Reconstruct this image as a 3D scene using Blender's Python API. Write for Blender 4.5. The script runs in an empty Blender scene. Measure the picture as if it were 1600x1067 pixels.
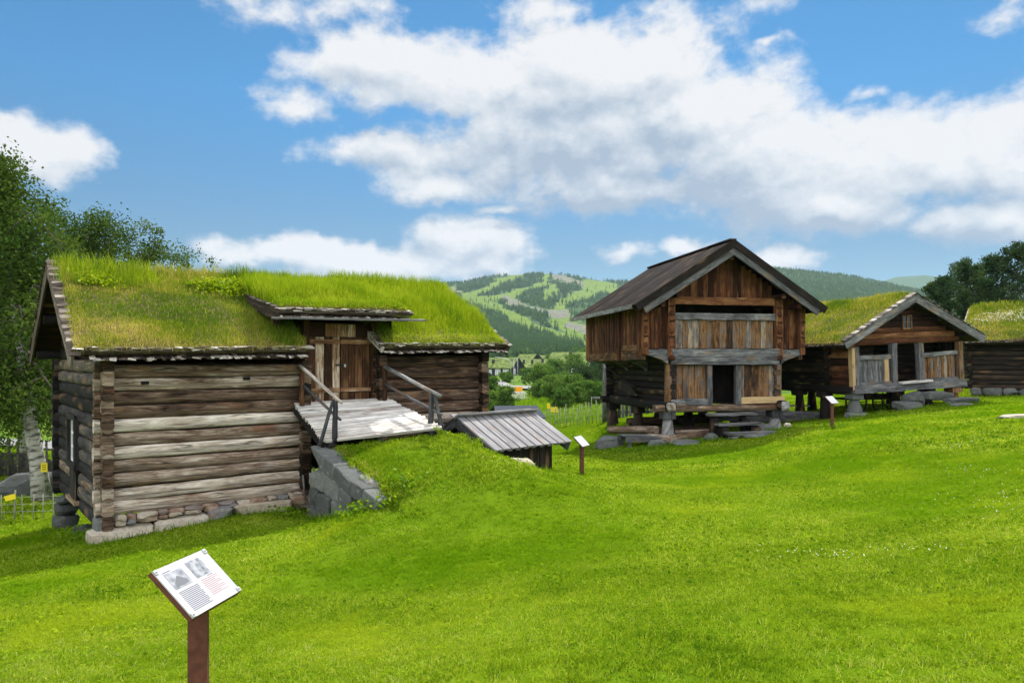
EXPOSURE=0.5; SKYS=.10; SKYTOP=(.255,.65,.80); SKYLOW=(.32,.445,.49); HAZE=.00006
import bpy, bmesh, math, random
import numpy as np
from mathutils import Vector, Matrix, noise as mn

random.seed(7); rng = np.random.default_rng(7)
F, H = 1150.0, 560.0            # focal length and horizon row of the photograph, in its pixels
R = math.radians
scene = bpy.context.scene
scene.cycles.max_bounces=5; scene.cycles.diffuse_bounces=3; scene.cycles.glossy_bounces=2; scene.cycles.transmission_bounces=4; scene.cycles.volume_bounces=0
scene.cycles.use_adaptive_sampling=True; scene.cycles.adaptive_threshold=.01
scene.cycles.use_denoising=True; scene.cycles.denoising_prefilter='NONE'; scene.cycles.denoising_input_passes='RGB_ALBEDO_NORMAL'
col = scene.collection
def P(px, py, d): return Vector(((px-800)/F*d, d, (H-py)/F*d))

# ------------------------------------------------------------------ objects
def tag(o, label=None, cat=None, group=None, kind=None):
    if label: o['label'] = label
    if cat: o['category'] = cat
    if group: o['group'] = group
    if kind: o['kind'] = kind
    return o
def empty(name, loc, rz=0.0, ry=0.0):
    o = bpy.data.objects.new(name, None); col.objects.link(o)
    o.location = loc; o.rotation_euler = (0, ry, rz); o.empty_display_size = .3
    return o
def np_mesh(name, verts, loops, starts, attrs=None, smooth=False):
    me = bpy.data.meshes.new(name)
    v = np.asarray(verts, np.float32); l = np.asarray(loops, np.int32); s = np.asarray(starts, np.int32)
    me.vertices.add(len(v)); me.vertices.foreach_set('co', v.ravel())
    me.loops.add(len(l)); me.loops.foreach_set('vertex_index', l)
    me.polygons.add(len(s)); me.polygons.foreach_set('loop_start', s)
    if smooth: me.polygons.foreach_set('use_smooth', np.ones(len(s), bool))
    me.update(calc_edges=True)
    for k, (t, a) in (attrs or {}).items():
        at = me.attributes.new(k, t, 'POINT')
        a = np.asarray(a)
        if t == 'FLOAT': at.data.foreach_set('value', a.astype(np.float32).ravel())
        elif t == 'INT': at.data.foreach_set('value', a.astype(np.int32).ravel())
        else: at.data.foreach_set('vector', a.astype(np.float32).ravel())
    return me
def link(name, me, m, parent=None, loc=None):
    o = bpy.data.objects.new(name, me); col.objects.link(o)
    if m: me.materials.append(m)
    if parent: o.parent = parent
    if loc is not None: o.location = loc
    return o
def copy_tree(o, parent=None):
    c = o.copy(); col.objects.link(c); c.parent = parent
    for ch in [x for x in bpy.data.objects if x.parent == o]: copy_tree(ch, c)
    return c

def _ico(sub):
    bm = bmesh.new(); bmesh.ops.create_icosphere(bm, subdivisions=sub, radius=1)
    v = np.array([x.co[:] for x in bm.verts]); f = [[y.index for y in x.verts] for x in bm.faces]
    bm.free(); return v, f
ICO3, ICO2 = _ico(3), _ico(2)

class MB:
    """collects pieces (planks, logs, poles, stones) of ONE mesh; gc = grain coordinates, tint = wear of each piece"""
    def __init__(s): s.v=[]; s.f=[]; s.g=[]; s.t=[]; s.sm=[]; s.marks=[]; s.hold=False
    def mark(s):
        if not s.hold: s.marks.append((len(s.v),len(s.f)))
    def group(s): s.hold=False; s.mark(); s.hold=True      # what follows is one piece
    def free(s): s.hold=False
    def build_split(s, name, m, parent=None, off=None):
        """one object per piece"""
        mk=sorted(set(s.marks))+[(len(s.v),len(s.f))]; out=[]
        for (v0,f0),(v1,f1) in zip(mk[:-1],mk[1:]):
            if v1<=v0: continue
            b=MB(); b.v=s.v[v0:v1]; b.g=s.g[v0:v1]; b.t=s.t[v0:v1]; b.f=[[i-v0 for i in f] for f in s.f[f0:f1]]; b.sm=s.sm[f0:f1]
            out.append(b.build(name,m,parent,off))
        return out
    def add(s, vs, fs, gs, tint, smooth=False):
        o = len(s.v); s.v += [tuple(x) for x in vs]; s.g += [tuple(x) for x in gs]; s.t += [tint]*len(vs)
        s.f += [[i+o for i in f] for f in fs]; s.sm += [smooth]*len(fs)
    def plank(s, p0, p1, w, width, thick, tint=None, jit=.006, seg=None, taper=1.0):
        """board from p0 to p1 (axis through its centre); w = direction of its width"""
        s.mark(); p0=Vector(p0); p1=Vector(p1); ax=p1-p0; L=ax.length; ax=ax/L
        w=Vector(w); w=(w-ax*w.dot(ax)).normalized(); n=ax.cross(w)
        tint = random.random() if tint is None else tint; z=random.uniform(0,100); ox=random.uniform(0,30)
        k = seg or max(1, min(8, int(L/.5)))
        vs=[]; gs=[]
        for i in range(k+1):
            t=i/k; c=p0+ax*(L*t); ww=width*(1+(taper-1)*t)
            for a,b in ((-1,-1),(1,-1),(1,1),(-1,1)):
                j=lambda: random.uniform(-jit,jit)
                vs.append(c+w*(a*ww/2+j())+n*(b*thick/2+j()*.5)+(ax*j()*1.5 if i in (0,k) else ax*0))
                gs.append((ox+L*t, a*ww/2+b*thick*.5+ (0.3 if b>0 else 0), z))
        fs=[[0,1,2,3][::-1]]
        for i in range(k):
            o=i*4
            for q in range(4): fs.append([o+q, o+(q+1)%4, o+4+(q+1)%4, o+4+q])
        fs.append([k*4+q for q in range(4)])
        s.add(vs,fs,gs,tint)
    def log(s, p0, p1, up, rv, rh, tint=None, wob=.012, n=14, sq=.75, segl=.35, end_j=.03, taper=.94):
        p0=Vector(p0); p1=Vector(p1); ax=p1-p0; L=ax.length; ax=ax/L
        s.mark(); p0=p0-ax*random.uniform(0,end_j); p1=p1+ax*random.uniform(0,end_j); L=(p1-p0).length
        up=Vector(up); up=(up-ax*up.dot(ax)).normalized(); sd=ax.cross(up)
        tint = random.random() if tint is None else tint; z=random.uniform(0,100); ox=random.uniform(0,30)
        k=max(2,int(L/segl)); vs=[]; gs=[]; flip=random.random()<.5
        for i in range(k+1):
            t=i/k; tp=1+(taper-1)*(t if flip else 1-t)
            c=p0+ax*(L*t)+up*(mn.noise((t*L*.9,z,0))*wob)+sd*(mn.noise((t*L*.7,z,9))*wob*1.3)
            for q in range(n):
                a=2*math.pi*q/n; ca,sa=math.cos(a),math.sin(a)
                rr=1+.07*mn.noise((ca*1.5+z,sa*1.5,t*L*1.6))
                y=math.copysign(abs(ca)**sq,ca)*rh*rr*tp; zz=math.copysign(abs(sa)**sq,sa)*rv*rr*tp
                vs.append(c+sd*y+up*zz); gs.append((ox+L*t, q/n*2*(rv+rh)*1.5, z))
        fs=[]
        for i in range(k):
            for q in range(n): fs.append([i*n+q,i*n+(q+1)%n,(i+1)*n+(q+1)%n,(i+1)*n+q])
        s.add(vs,fs,gs,tint,True)
        for base,rev in ((0,True),(k*n,False)):     # sawn ends, with their own grain
            c=sum((vs[base+q] for q in range(n)),Vector())/n
            ev=[vs[base+q] for q in range(n)]+[c+ax*random.uniform(-.01,.01)]
            eg=[(z+.35*math.cos(2*math.pi*q/n)*.2, .2*math.sin(2*math.pi*q/n), z+5) for q in range(n)]+[(z,0,z+5)]
            ef=[[q,(q+1)%n,n] for q in range(n)]
            if rev: ef=[x[::-1] for x in ef]
            s.add(ev,ef,eg,tint)
    def tube(s, pts, rad, n=8, tint=None, cap=True):
        s.mark(); pts=[Vector(p) for p in pts]; tint=random.random() if tint is None else tint; z=random.uniform(0,100)
        vs=[]; gs=[]; run=0; ref=None
        for i,p in enumerate(pts):
            d=(pts[min(i+1,len(pts)-1)]-pts[max(i-1,0)]).normalized()
            if ref is None: ref=d.orthogonal().normalized()
            ref=(ref-d*ref.dot(d)).normalized(); b=d.cross(ref)
            if i: run+=(p-pts[i-1]).length
            r=rad[i] if hasattr(rad,'__len__') else rad
            for q in range(n):
                a=2*math.pi*q/n
                vs.append(p+ref*(math.cos(a)*r)+b*(math.sin(a)*r)); gs.append((run,a*r if r>.02 else a*.02,z))
        fs=[[i*n+q,i*n+(q+1)%n,(i+1)*n+(q+1)%n,(i+1)*n+q] for i in range(len(pts)-1) for q in range(n)]
        if cap: fs += [[q for q in range(n)][::-1],[(len(pts)-1)*n+q for q in range(n)]]
        s.add(vs,fs,gs,tint,True)
    def rock(s, c, size, rz=0.0, boxy=.5, rough=.12, tint=None, ico=None, ry=0.0, cuts=7):
        s.mark(); V,Fc=ico or ICO3; tint=random.random() if tint is None else tint
        M=Matrix.Rotation(rz,3,'Z')@Matrix.Rotation(ry,3,'Y'); z=random.uniform(0,100)
        cp=[] if ico else [(Vector((random.gauss(0,1),random.gauss(0,1),random.gauss(0,1))).normalized(),random.uniform(.78,1.02)) for _ in range(cuts)]
        vs=[]; gs=[]
        for p in V:
            q=Vector([math.copysign(abs(a)**boxy,a) for a in p])
            for cn,cd_ in cp:
                e=q.dot(cn)-cd_
                if e>0: q=q-cn*e
            m=1+rough*.7*mn.noise((p[0]*1.3+z,p[1]*1.3,p[2]*1.3))+rough*.5*mn.noise((p[0]*4+z,p[1]*4,p[2]*4))
            q=Vector((q.x*size[0]/2*m,q.y*size[1]/2*m,q.z*size[2]/2*m))
            vs.append(Vector(c)+M@q); gs.append((q.x+z,q.y,q.z))
        s.add(vs,Fc,gs,tint,bool(ico))
    def poly(s, vs, fs, tint=.5, smooth=False, gs=None):
        s.mark(); s.add(vs,fs,gs or [(v[0],v[1],v[2]) for v in vs],tint,smooth)
    def box(s, c, sx, sy, sz, tint=None, jit=0.0):
        c=Vector(c); s.plank(c-Vector((sx/2,0,0)), c+Vector((sx/2,0,0)), (0,1,0), sy, sz, tint, jit, seg=1)
    def build(s, name, m, parent=None, off=None):
        me=bpy.data.meshes.new(name)
        vs=s.v if off is None else [(a-off[0],b-off[1],c-off[2]) for a,b,c in s.v]
        me.from_pydata(vs,[],s.f)
        me.polygons.foreach_set('use_smooth',np.array(s.sm,bool))
        a=me.attributes.new('gc','FLOAT_VECTOR','POINT'); a.data.foreach_set('vector',np.array(s.g,np.float32).ravel())
        a=me.attributes.new('tint','FLOAT','POINT'); a.data.foreach_set('value',np.array(s.t,np.float32))
        me.update()
        return link(name,me,m,parent)

# ------------------------------------------------------------------ materials
class NT:
    def __init__(s, nt): s.nt=nt; s.n=nt.nodes; s.l=nt.links
    def new(s, t, **kw):
        x=s.n.new(t)
        for k,v in kw.items(): setattr(x,k,v)
        return x
    def put(s, sock, v):
        if v is None: return
        if isinstance(v, bpy.types.NodeSocket): s.l.new(v, sock)
        elif isinstance(v,(tuple,list)) and sock.type=='RGBA' and len(v)==3: sock.default_value=(*v,1)
        else: sock.default_value=v
    def math(s, op, a, b=None, c=None, clamp=False):
        x=s.new('ShaderNodeMath',operation=op); x.use_clamp=clamp
        for i,v in enumerate((a,b,c)): s.put(x.inputs[i],v)
        return x.outputs[0]
    def vm(s, op, a, b=None, out=0):
        x=s.new('ShaderNodeVectorMath',operation=op); s.put(x.inputs[0],a)
        if b is not None: s.put(x.inputs[3] if op=='SCALE' else x.inputs[1],b)
        return x.outputs[out]
    def noise(s, vec, scale=1.0, detail=3.0, rough=.5, dist=0.0):
        x=s.new('ShaderNodeTexNoise'); s.put(x.inputs['Vector'],vec)
        x.inputs['Scale'].default_value=scale; x.inputs['Detail'].default_value=detail
        x.inputs['Roughness'].default_value=rough; x.inputs['Distortion'].default_value=dist
        return x.outputs['Fac']
    def voro(s, vec, scale=1.0, feat='F1'):
        x=s.new('ShaderNodeTexVoronoi',feature=feat); s.put(x.inputs['Vector'],vec); x.inputs['Scale'].default_value=scale
        return x
    def ramp(s, fac, stops, interp='LINEAR'):
        x=s.new('ShaderNodeValToRGB'); e=x.color_ramp.elements; x.color_ramp.interpolation=interp
        while len(e)<len(stops): e.new(.5)
        for i,(p,c) in enumerate(stops):
            e[i].position=p; e[i].color=(*c,1) if len(c)==3 else c
        s.put(x.inputs[0],fac); return x.outputs[0]
    def mix(s, fac, a, b, mode='MIX'):
        x=s.new('ShaderNodeMix',data_type='RGBA',blend_type=mode)
        s.put(x.inputs[0],fac); s.put(x.inputs[6],a); s.put(x.inputs[7],b); return x.outputs[2]
    def maprange(s, v, a, b, c=0.0, d=1.0, smooth=False):
        x=s.new('ShaderNodeMapRange'); x.interpolation_type='SMOOTHSTEP' if smooth else 'LINEAR'
        s.put(x.inputs[0],v)
        for i,q in zip((1,2,3,4),(a,b,c,d)): s.put(x.inputs[i],q)
        return x.outputs[0]
    def attr(s, name):
        return s.new('ShaderNodeAttribute',attribute_name=name)
    def pos(s): return s.new('ShaderNodeNewGeometry').outputs['Position']
def material(name):
    m=bpy.data.materials.new(name); m.use_nodes=True; nt=m.node_tree; nt.nodes.clear()
    N=NT(nt); out=N.new('ShaderNodeOutputMaterial'); return m,N,out
def principled(N,out,color,rough=.8,bump=None,bstr=.3,bdist=.01,spec=.3,metal=0.0):
    b=N.new('ShaderNodeBsdfPrincipled'); N.put(b.inputs['Base Color'],color); N.put(b.inputs['Roughness'],rough)
    b.inputs['Specular IOR Level'].default_value=spec; b.inputs['Metallic'].default_value=metal
    if bump is not None:
        x=N.new('ShaderNodeBump'); x.inputs['Strength'].default_value=bstr; x.inputs['Distance'].default_value=bdist
        N.put(x.inputs['Height'],bump); N.l.new(x.outputs[0],b.inputs['Normal'])
    N.l.new(b.outputs[0],out.inputs[0]); return b
def mat_plain(name, c, rough=.6, metal=0.0, var=.15, scale=6.0):
    m,N,out=material(name); n=N.noise(N.pos(),scale,4)
    cc=N.mix(N.maprange(n,.3,.7),tuple(x*(1-var) for x in c),tuple(min(1,x*(1+var)) for x in c))
    principled(N,out,cc,rough,metal=metal); return m
def mat_wood(name, stops, crack=.75, knots=True, tintw=.55, bstr=.9, stain=None, spec=.15):
    """weathered timber; stops = colour ramp from worn dark to worn light"""
    m,N,out=material(name)
    g=N.attr('gc').outputs['Vector']; t=N.attr('tint').outputs['Fac']
    # knots bend the grain around them
    v=N.voro(N.vm('MULTIPLY',g,(1.15,4.2,1)),1); sep=N.new('ShaderNodeSeparateColor'); N.l.new(v.outputs['Color'],sep.inputs[0])
    on=N.maprange(sep.outputs[0],.42,.46,1,0); kd=N.math('ADD',v.outputs['Distance'],on)
    wv=N.noise(N.vm('MULTIPLY',g,(1.6,3.5,1)),1,2,.5)
    bend=N.math('ADD',N.math('MULTIPLY',N.math('SUBTRACT',wv,.5),.09),N.math('MULTIPLY',N.maprange(kd,.0,.42,1,0,True),.05))
    cb=N.new('ShaderNodeCombineXYZ'); N.l.new(bend,cb.inputs[1]); g0=g; g=N.vm('ADD',g,cb.outputs[0])
    s1=N.noise(N.vm('MULTIPLY',g,(1.9,25,1)),1,6,.66)
    s2=N.noise(N.vm('MULTIPLY',g,(1.5,5.0,1)),1,4,.6,.8)
    s3=N.noise(N.vm('MULTIPLY',g,(6.0,80,1)),1,3,.7)
    f=N.math('ADD',N.math('MULTIPLY',s1,.62),N.math('MULTIPLY',s2,.6))
    f=N.math('ADD',N.math('SUBTRACT',f,.24),N.math('MULTIPLY',s3,.30))
    f=N.math('ADD',f,N.math('MULTIPLY',N.math('SUBTRACT',t,.5),tintw))
    c=N.ramp(N.maprange(f,.2,.82),stops)
    if stain:
        st=N.maprange(N.noise(N.vm('MULTIPLY',g,(.55,2.2,1.7)),1,3,.5,.8),.6,.7,0,.75,True)
        c=N.mix(st,c,stain)
    ck=N.noise(N.vm('MULTIPLY',g,(.6,15,1.3)),1,4,.5,.2)
    ck=N.maprange(N.math('ABSOLUTE',N.math('SUBTRACT',ck,.5)),.006,.034,0,1)
    gate=N.maprange(N.noise(N.vm('MULTIPLY',g,(1.2,3,2.1)),1,2),.42,.55,0,1)
    ck=N.math('SUBTRACT',1.0,N.math('MULTIPLY',N.math('SUBTRACT',1.0,ck),N.math('MULTIPLY',gate,crack)))
    c=N.mix(ck,(.02,.015,.012),c)
    if knots:
        d=N.math('ADD',kd,N.math('MULTIPLY',N.math('SUBTRACT',s1,.5),.1))
        k=N.maprange(d,.05,.15,0,1,True); c=N.mix(k,N.mix(.6,c,(.05,.022,.01)),c)
        halo=N.maprange(d,.1,.42,.6,0,True); c=N.mix(halo,c,N.mix(.5,c,(.38,.22,.10)))
    hgt=N.math('ADD',N.math('MULTIPLY',ck,.7),N.math('ADD',N.math('MULTIPLY',s1,.4),N.math('MULTIPLY',s3,.2)))
    principled(N,out,c,.85,hgt,bstr,.016,spec=spec); return m
def mat_stone(name, stops, scale=5.0):
    m,N,out=material(name)
    g=N.attr('gc').outputs['Vector']; t=N.attr('tint').outputs['Fac']
    n=N.noise(g,scale,6,.65); n2=N.noise(g,scale*4,6,.7); n3=N.noise(g,scale*.45,2)
    f=N.math('ADD',N.math('MULTIPLY',t,.75),N.math('MULTIPLY',N.math('SUBTRACT',n,.5),.5))
    c=N.ramp(f,stops); c=N.mix(N.maprange(n2,.42,.64,0,.7),c,N.mix(.5,c,(.04,.04,.04)))
    li=N.maprange(N.noise(g,scale*1.7,5,.7),.6,.68,0,.6,True); c=N.mix(li,c,(.36,.36,.32))
    principled(N,out,c,.9,N.math('ADD',n,N.math('MULTIPLY',n2,.4)),.8,.03,spec=.2); return m
def mat_leafy(name, stops, trans=.45, nscale=.35, namp=.5, gloss=.0, big=None):
    """leaves and blades: tint picks the colour, a broad ground noise varies it from place to place"""
    m,N,out=material(name)
    t=N.attr('tint').outputs['Fac']; n=N.noise(N.pos(),nscale,4,.55)
    f=N.math('ADD',t,N.math('MULTIPLY',N.math('SUBTRACT',n,.5),namp),clamp=True)
    c=N.ramp(f,stops)
    if big:
        n2=N.noise(N.pos(),big[0],3,.5,.4); c=N.mix(N.maprange(n2,.42,.64,0,big[2],True),c,big[1]); n3=N.noise(N.pos(),.55,3,.5,.5); c=N.mix(N.maprange(n3,.54,.72,0,.55,True),c,(.34,.43,.02))
    d=N.new('ShaderNodeBsdfDiffuse'); tr=N.new('ShaderNodeBsdfTranslucent'); N.put(d.inputs[0],c)
    N.put(tr.inputs[0],N.mix(1.0,c,(1.25,1.2,.6),'MULTIPLY'))
    mx=N.new('ShaderNodeMixShader'); mx.inputs[0].default_value=trans
    N.l.new(d.outputs[0],mx.inputs[1]); N.l.new(tr.outputs[0],mx.inputs[2])
    g=N.new('ShaderNodeBsdfGlossy'); g.inputs['Roughness'].default_value=.45; N.put(g.inputs[0],(.9,.95,1))
    m2=N.new('ShaderNodeMixShader'); m2.inputs[0].default_value=gloss
    N.l.new(mx.outputs[0],m2.inputs[1]); N.l.new(g.outputs[0],m2.inputs[2]); N.l.new(m2.outputs[0],out.inputs[0])
    return m

M={}
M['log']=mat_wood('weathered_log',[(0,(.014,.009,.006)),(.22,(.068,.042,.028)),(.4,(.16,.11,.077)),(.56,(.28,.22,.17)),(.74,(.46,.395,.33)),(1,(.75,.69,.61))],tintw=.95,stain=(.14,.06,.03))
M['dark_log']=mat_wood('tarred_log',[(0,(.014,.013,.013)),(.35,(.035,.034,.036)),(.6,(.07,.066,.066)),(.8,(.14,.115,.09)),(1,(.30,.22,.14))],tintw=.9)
M['black_log']=mat_wood('old_tarred_log',[(0,(.008,.007,.007)),(.5,(.018,.015,.014)),(.8,(.04,.03,.024)),(1,(.10,.065,.042))],tintw=.6)
M['board']=mat_wood('door_board',[(0,(.03,.015,.009)),(.3,(.085,.04,.02)),(.55,(.18,.088,.042)),(.8,(.30,.18,.10)),(1,(.60,.50,.40))],tintw=.9)
M['brown_board']=mat_wood('tarred_board',[(0,(.010,.005,.004)),(.28,(.036,.014,.008)),(.52,(.092,.034,.016)),(.76,(.185,.076,.032)),(1,(.33,.18,.09))],tintw=.85)
M['mix_board']=mat_wood('half_bleached_board',[(0,(.014,.010,.010)),(.25,(.04,.025,.018)),(.42,(.125,.060,.026)),(.56,(.25,.135,.058)),(.68,(.085,.08,.085)),(.84,(.20,.18,.165)),(1,(.36,.27,.17))],tintw=1.0,stain=(.05,.05,.055))
M['grey_board']=mat_wood('grey_timber',[(0,(.018,.018,.02)),(.3,(.05,.052,.058)),(.6,(.12,.123,.132)),(1,(.34,.34,.335))],tintw=.6)
M['silver']=mat_wood('silvered_deck',[(0,(.22,.18,.155)),(.3,(.48,.44,.41)),(.6,(.68,.655,.63)),(1,(.80,.79,.77))],tintw=.4)
M['shed_roof']=mat_wood('silvered_board',[(0,(.10,.098,.102)),(.4,(.21,.205,.215)),(.7,(.31,.305,.315)),(1,(.42,.415,.42))],tintw=.4,crack=.4)
M['roof_board']=mat_wood('dark_roof_board',[(0,(.009,.0075,.007)),(.5,(.020,.0165,.0155)),(1,(.042,.035,.032))],tintw=.5,spec=.03)
M['bark']=mat_wood('birch_bark_edge',[(0,(.035,.028,.022)),(.35,(.12,.092,.072)),(.65,(.30,.26,.225)),(1,(.60,.56,.51))],tintw=1.1,knots=False)
M['pale']=mat_wood('fresh_timber',[(0,(.3,.19,.09)),(.5,(.45,.31,.16)),(1,(.58,.43,.26))],crack=.3)
M['stone']=mat_stone('field_stone',[(0,(.09,.095,.10)),(.3,(.20,.20,.205)),(.42,(.27,.16,.115)),(.55,(.40,.34,.26)),(.78,(.52,.48,.42)),(1,(.80,.78,.74))])
M['granite']=mat_stone('grey_block_stone',[(0,(.045,.05,.05)),(.35,(.115,.125,.123)),(.7,(.20,.21,.205)),(.86,(.26,.235,.18)),(1,(.6,.6,.58))])
M['soil']=mat_plain('dry_turf_soil',(.13,.09,.05),.95,var=.5,scale=14)
M['rust']=mat_plain('rust_brown_post',(.10,.035,.022),.7,var=.3,scale=20)
M['void']=mat_plain('painted_notch_shade',(.012,.010,.009),.95)
M['iron']=mat_plain('old_iron',(.03,.028,.027),.6,.6)
M['white_paint']=mat_plain('white_paint',(.78,.78,.76),.5,var=.04)
M['glass']=mat_plain('dark_window_glass',(.02,.024,.028),.08,var=.02)
M['far_wall']=mat_plain('dark_cabin_cladding',(.035,.036,.042),.8)
M['far_roof']=mat_plain('green_sod_roof',(.10,.145,.025),.9,var=.5,scale=.9)
M['slate']=mat_plain('blue_grey_metal_roof',(.035,.045,.065),.95)
M['yellow']=mat_plain('yellow_plastic',(.78,.62,.02),.5,var=.05)
M['orange']=mat_plain('orange_sign_face',(.8,.34,.01),.5,var=.05)
M['road']=mat_plain('pale_asphalt',(.21,.21,.21),.9,var=.15,scale=.7)
M['steel']=mat_plain('galvanised_steel',(.42,.43,.44),.45,.4)
M['sheet']=mat_plain('white_laminated_sheet',(.47,.47,.51),.4,var=.015,scale=30)
M['ink']=mat_plain('printed_black_lines',(.12,.125,.15),.5)
M['redink']=mat_plain('printed_red_lines',(.45,.25,.25),.5)
M['fence_wood']=mat_plain('grey_fence_wood',(.10,.09,.085),.85,var=.4)
M['pale_pole']=mat_plain('pale_wire_fence_pole',(.27,.27,.2),.7)
M['lawn_blade']=mat_leafy('lawn_grass',[(0,(.044,.115,.006)),(.3,(.15,.262,.010)),(.62,(.305,.405,.022)),(.85,(.44,.51,.09)),(1,(.54,.56,.20))],.45,.7,.9,.0,big=(.2,(.12,.25,.003),.8))
M['tall_blade']=mat_leafy('long_grass',[(0,(.06,.15,.004)),(.5,(.12,.24,.005)),(1,(.22,.33,.01))],.5,.6,.5,.008)
M['roof_dry']=mat_leafy('dry_roof_grass',[(0,(.09,.17,.006)),(.3,(.18,.25,.01)),(.55,(.30,.31,.035)),(1,(.52,.44,.16))],.42,.7,1.35,.008)
M['roof_lush']=mat_leafy('lush_roof_grass',[(0,(.085,.17,.004)),(.5,(.21,.32,.004)),(1,(.36,.42,.03))],.45,.8,.6,.008)
M['birch_leaf']=mat_leafy('birch_leaves',[(0,(.025,.06,.015)),(.5,(.06,.11,.022)),(1,(.13,.185,.04))],.3,.45,.6,.0)
M['dark_leaf']=mat_leafy('dark_leaves',[(0,(.02,.045,.024)),(.5,(.042,.08,.036)),(1,(.085,.125,.05))],.3,.4,.6,.0)
M['bush_leaf']=mat_leafy('bush_leaves',[(0,(.035,.09,.022)),(.5,(.09,.175,.035)),(1,(.185,.285,.06))],.3,.2,.6,.0)
M['spruce']=mat_leafy('conifer_needles',[(0,(.04,.09,.05)),(.5,(.08,.155,.07)),(1,(.14,.23,.08))],.2,.01,.6,.0)
M['clover']=mat_leafy('white_clover_heads',[(0,(.7,.7,.6)),(1,(.85,.85,.8))],.2)
def mat_birch():
    m,N,out=material('white_birch_bark'); g=N.attr('gc').outputs['Vector']
    n=N.noise(N.vm('MULTIPLY',g,(9,2.2,1)),1,4,.6); n2=N.noise(N.vm('MULTIPLY',g,(1.5,2.5,1)),1,4,.7)
    c=N.ramp(n,[(0,(.03,.03,.03)),(.4,(.14,.13,.12)),(.5,(.48,.46,.43)),(1,(.66,.64,.6))])
    c=N.mix(N.maprange(n2,.52,.66,0,.9),c,(.06,.055,.05)); principled(N,out,c,.85,n,.4,.02); return m
M['birch_bark']=mat_birch()
M['trunk']=mat_plain('grey_brown_bark',(.08,.065,.055),.9,var=.4)
# ------------------------------------------------------------------ camera, light, sky
cd=bpy.data.cameras.new('camera'); cam=bpy.data.objects.new('camera',cd); col.objects.link(cam); scene.camera=cam
cam.location=(0,0,0); cam.rotation_euler=(R(90),0,0)
cd.sensor_fit='HORIZONTAL'; cd.sensor_width=36; cd.lens=36*F/1600; cd.shift_y=(H-533.5)/1600
cd.clip_start=.05; cd.clip_end=30000
SUN_AZ, SUN_EL = R(14), R(52.5)
sl=bpy.data.lights.new('sun','SUN'); so=bpy.data.objects.new('sun',sl); col.objects.link(so)
sl.energy=5.0; sl.angle=R(.8); sl.color=(1,.95,.87)
sd=Vector((math.sin(SUN_AZ)*math.cos(SUN_EL),math.cos(SUN_AZ)*math.cos(SUN_EL),math.sin(SUN_EL)))
so.rotation_euler=sd.to_track_quat('Z','Y').to_euler()
scene.view_settings.view_transform='Standard'; scene.view_settings.look='None'
scene.view_settings.exposure=EXPOSURE; scene.view_settings.gamma=1

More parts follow.
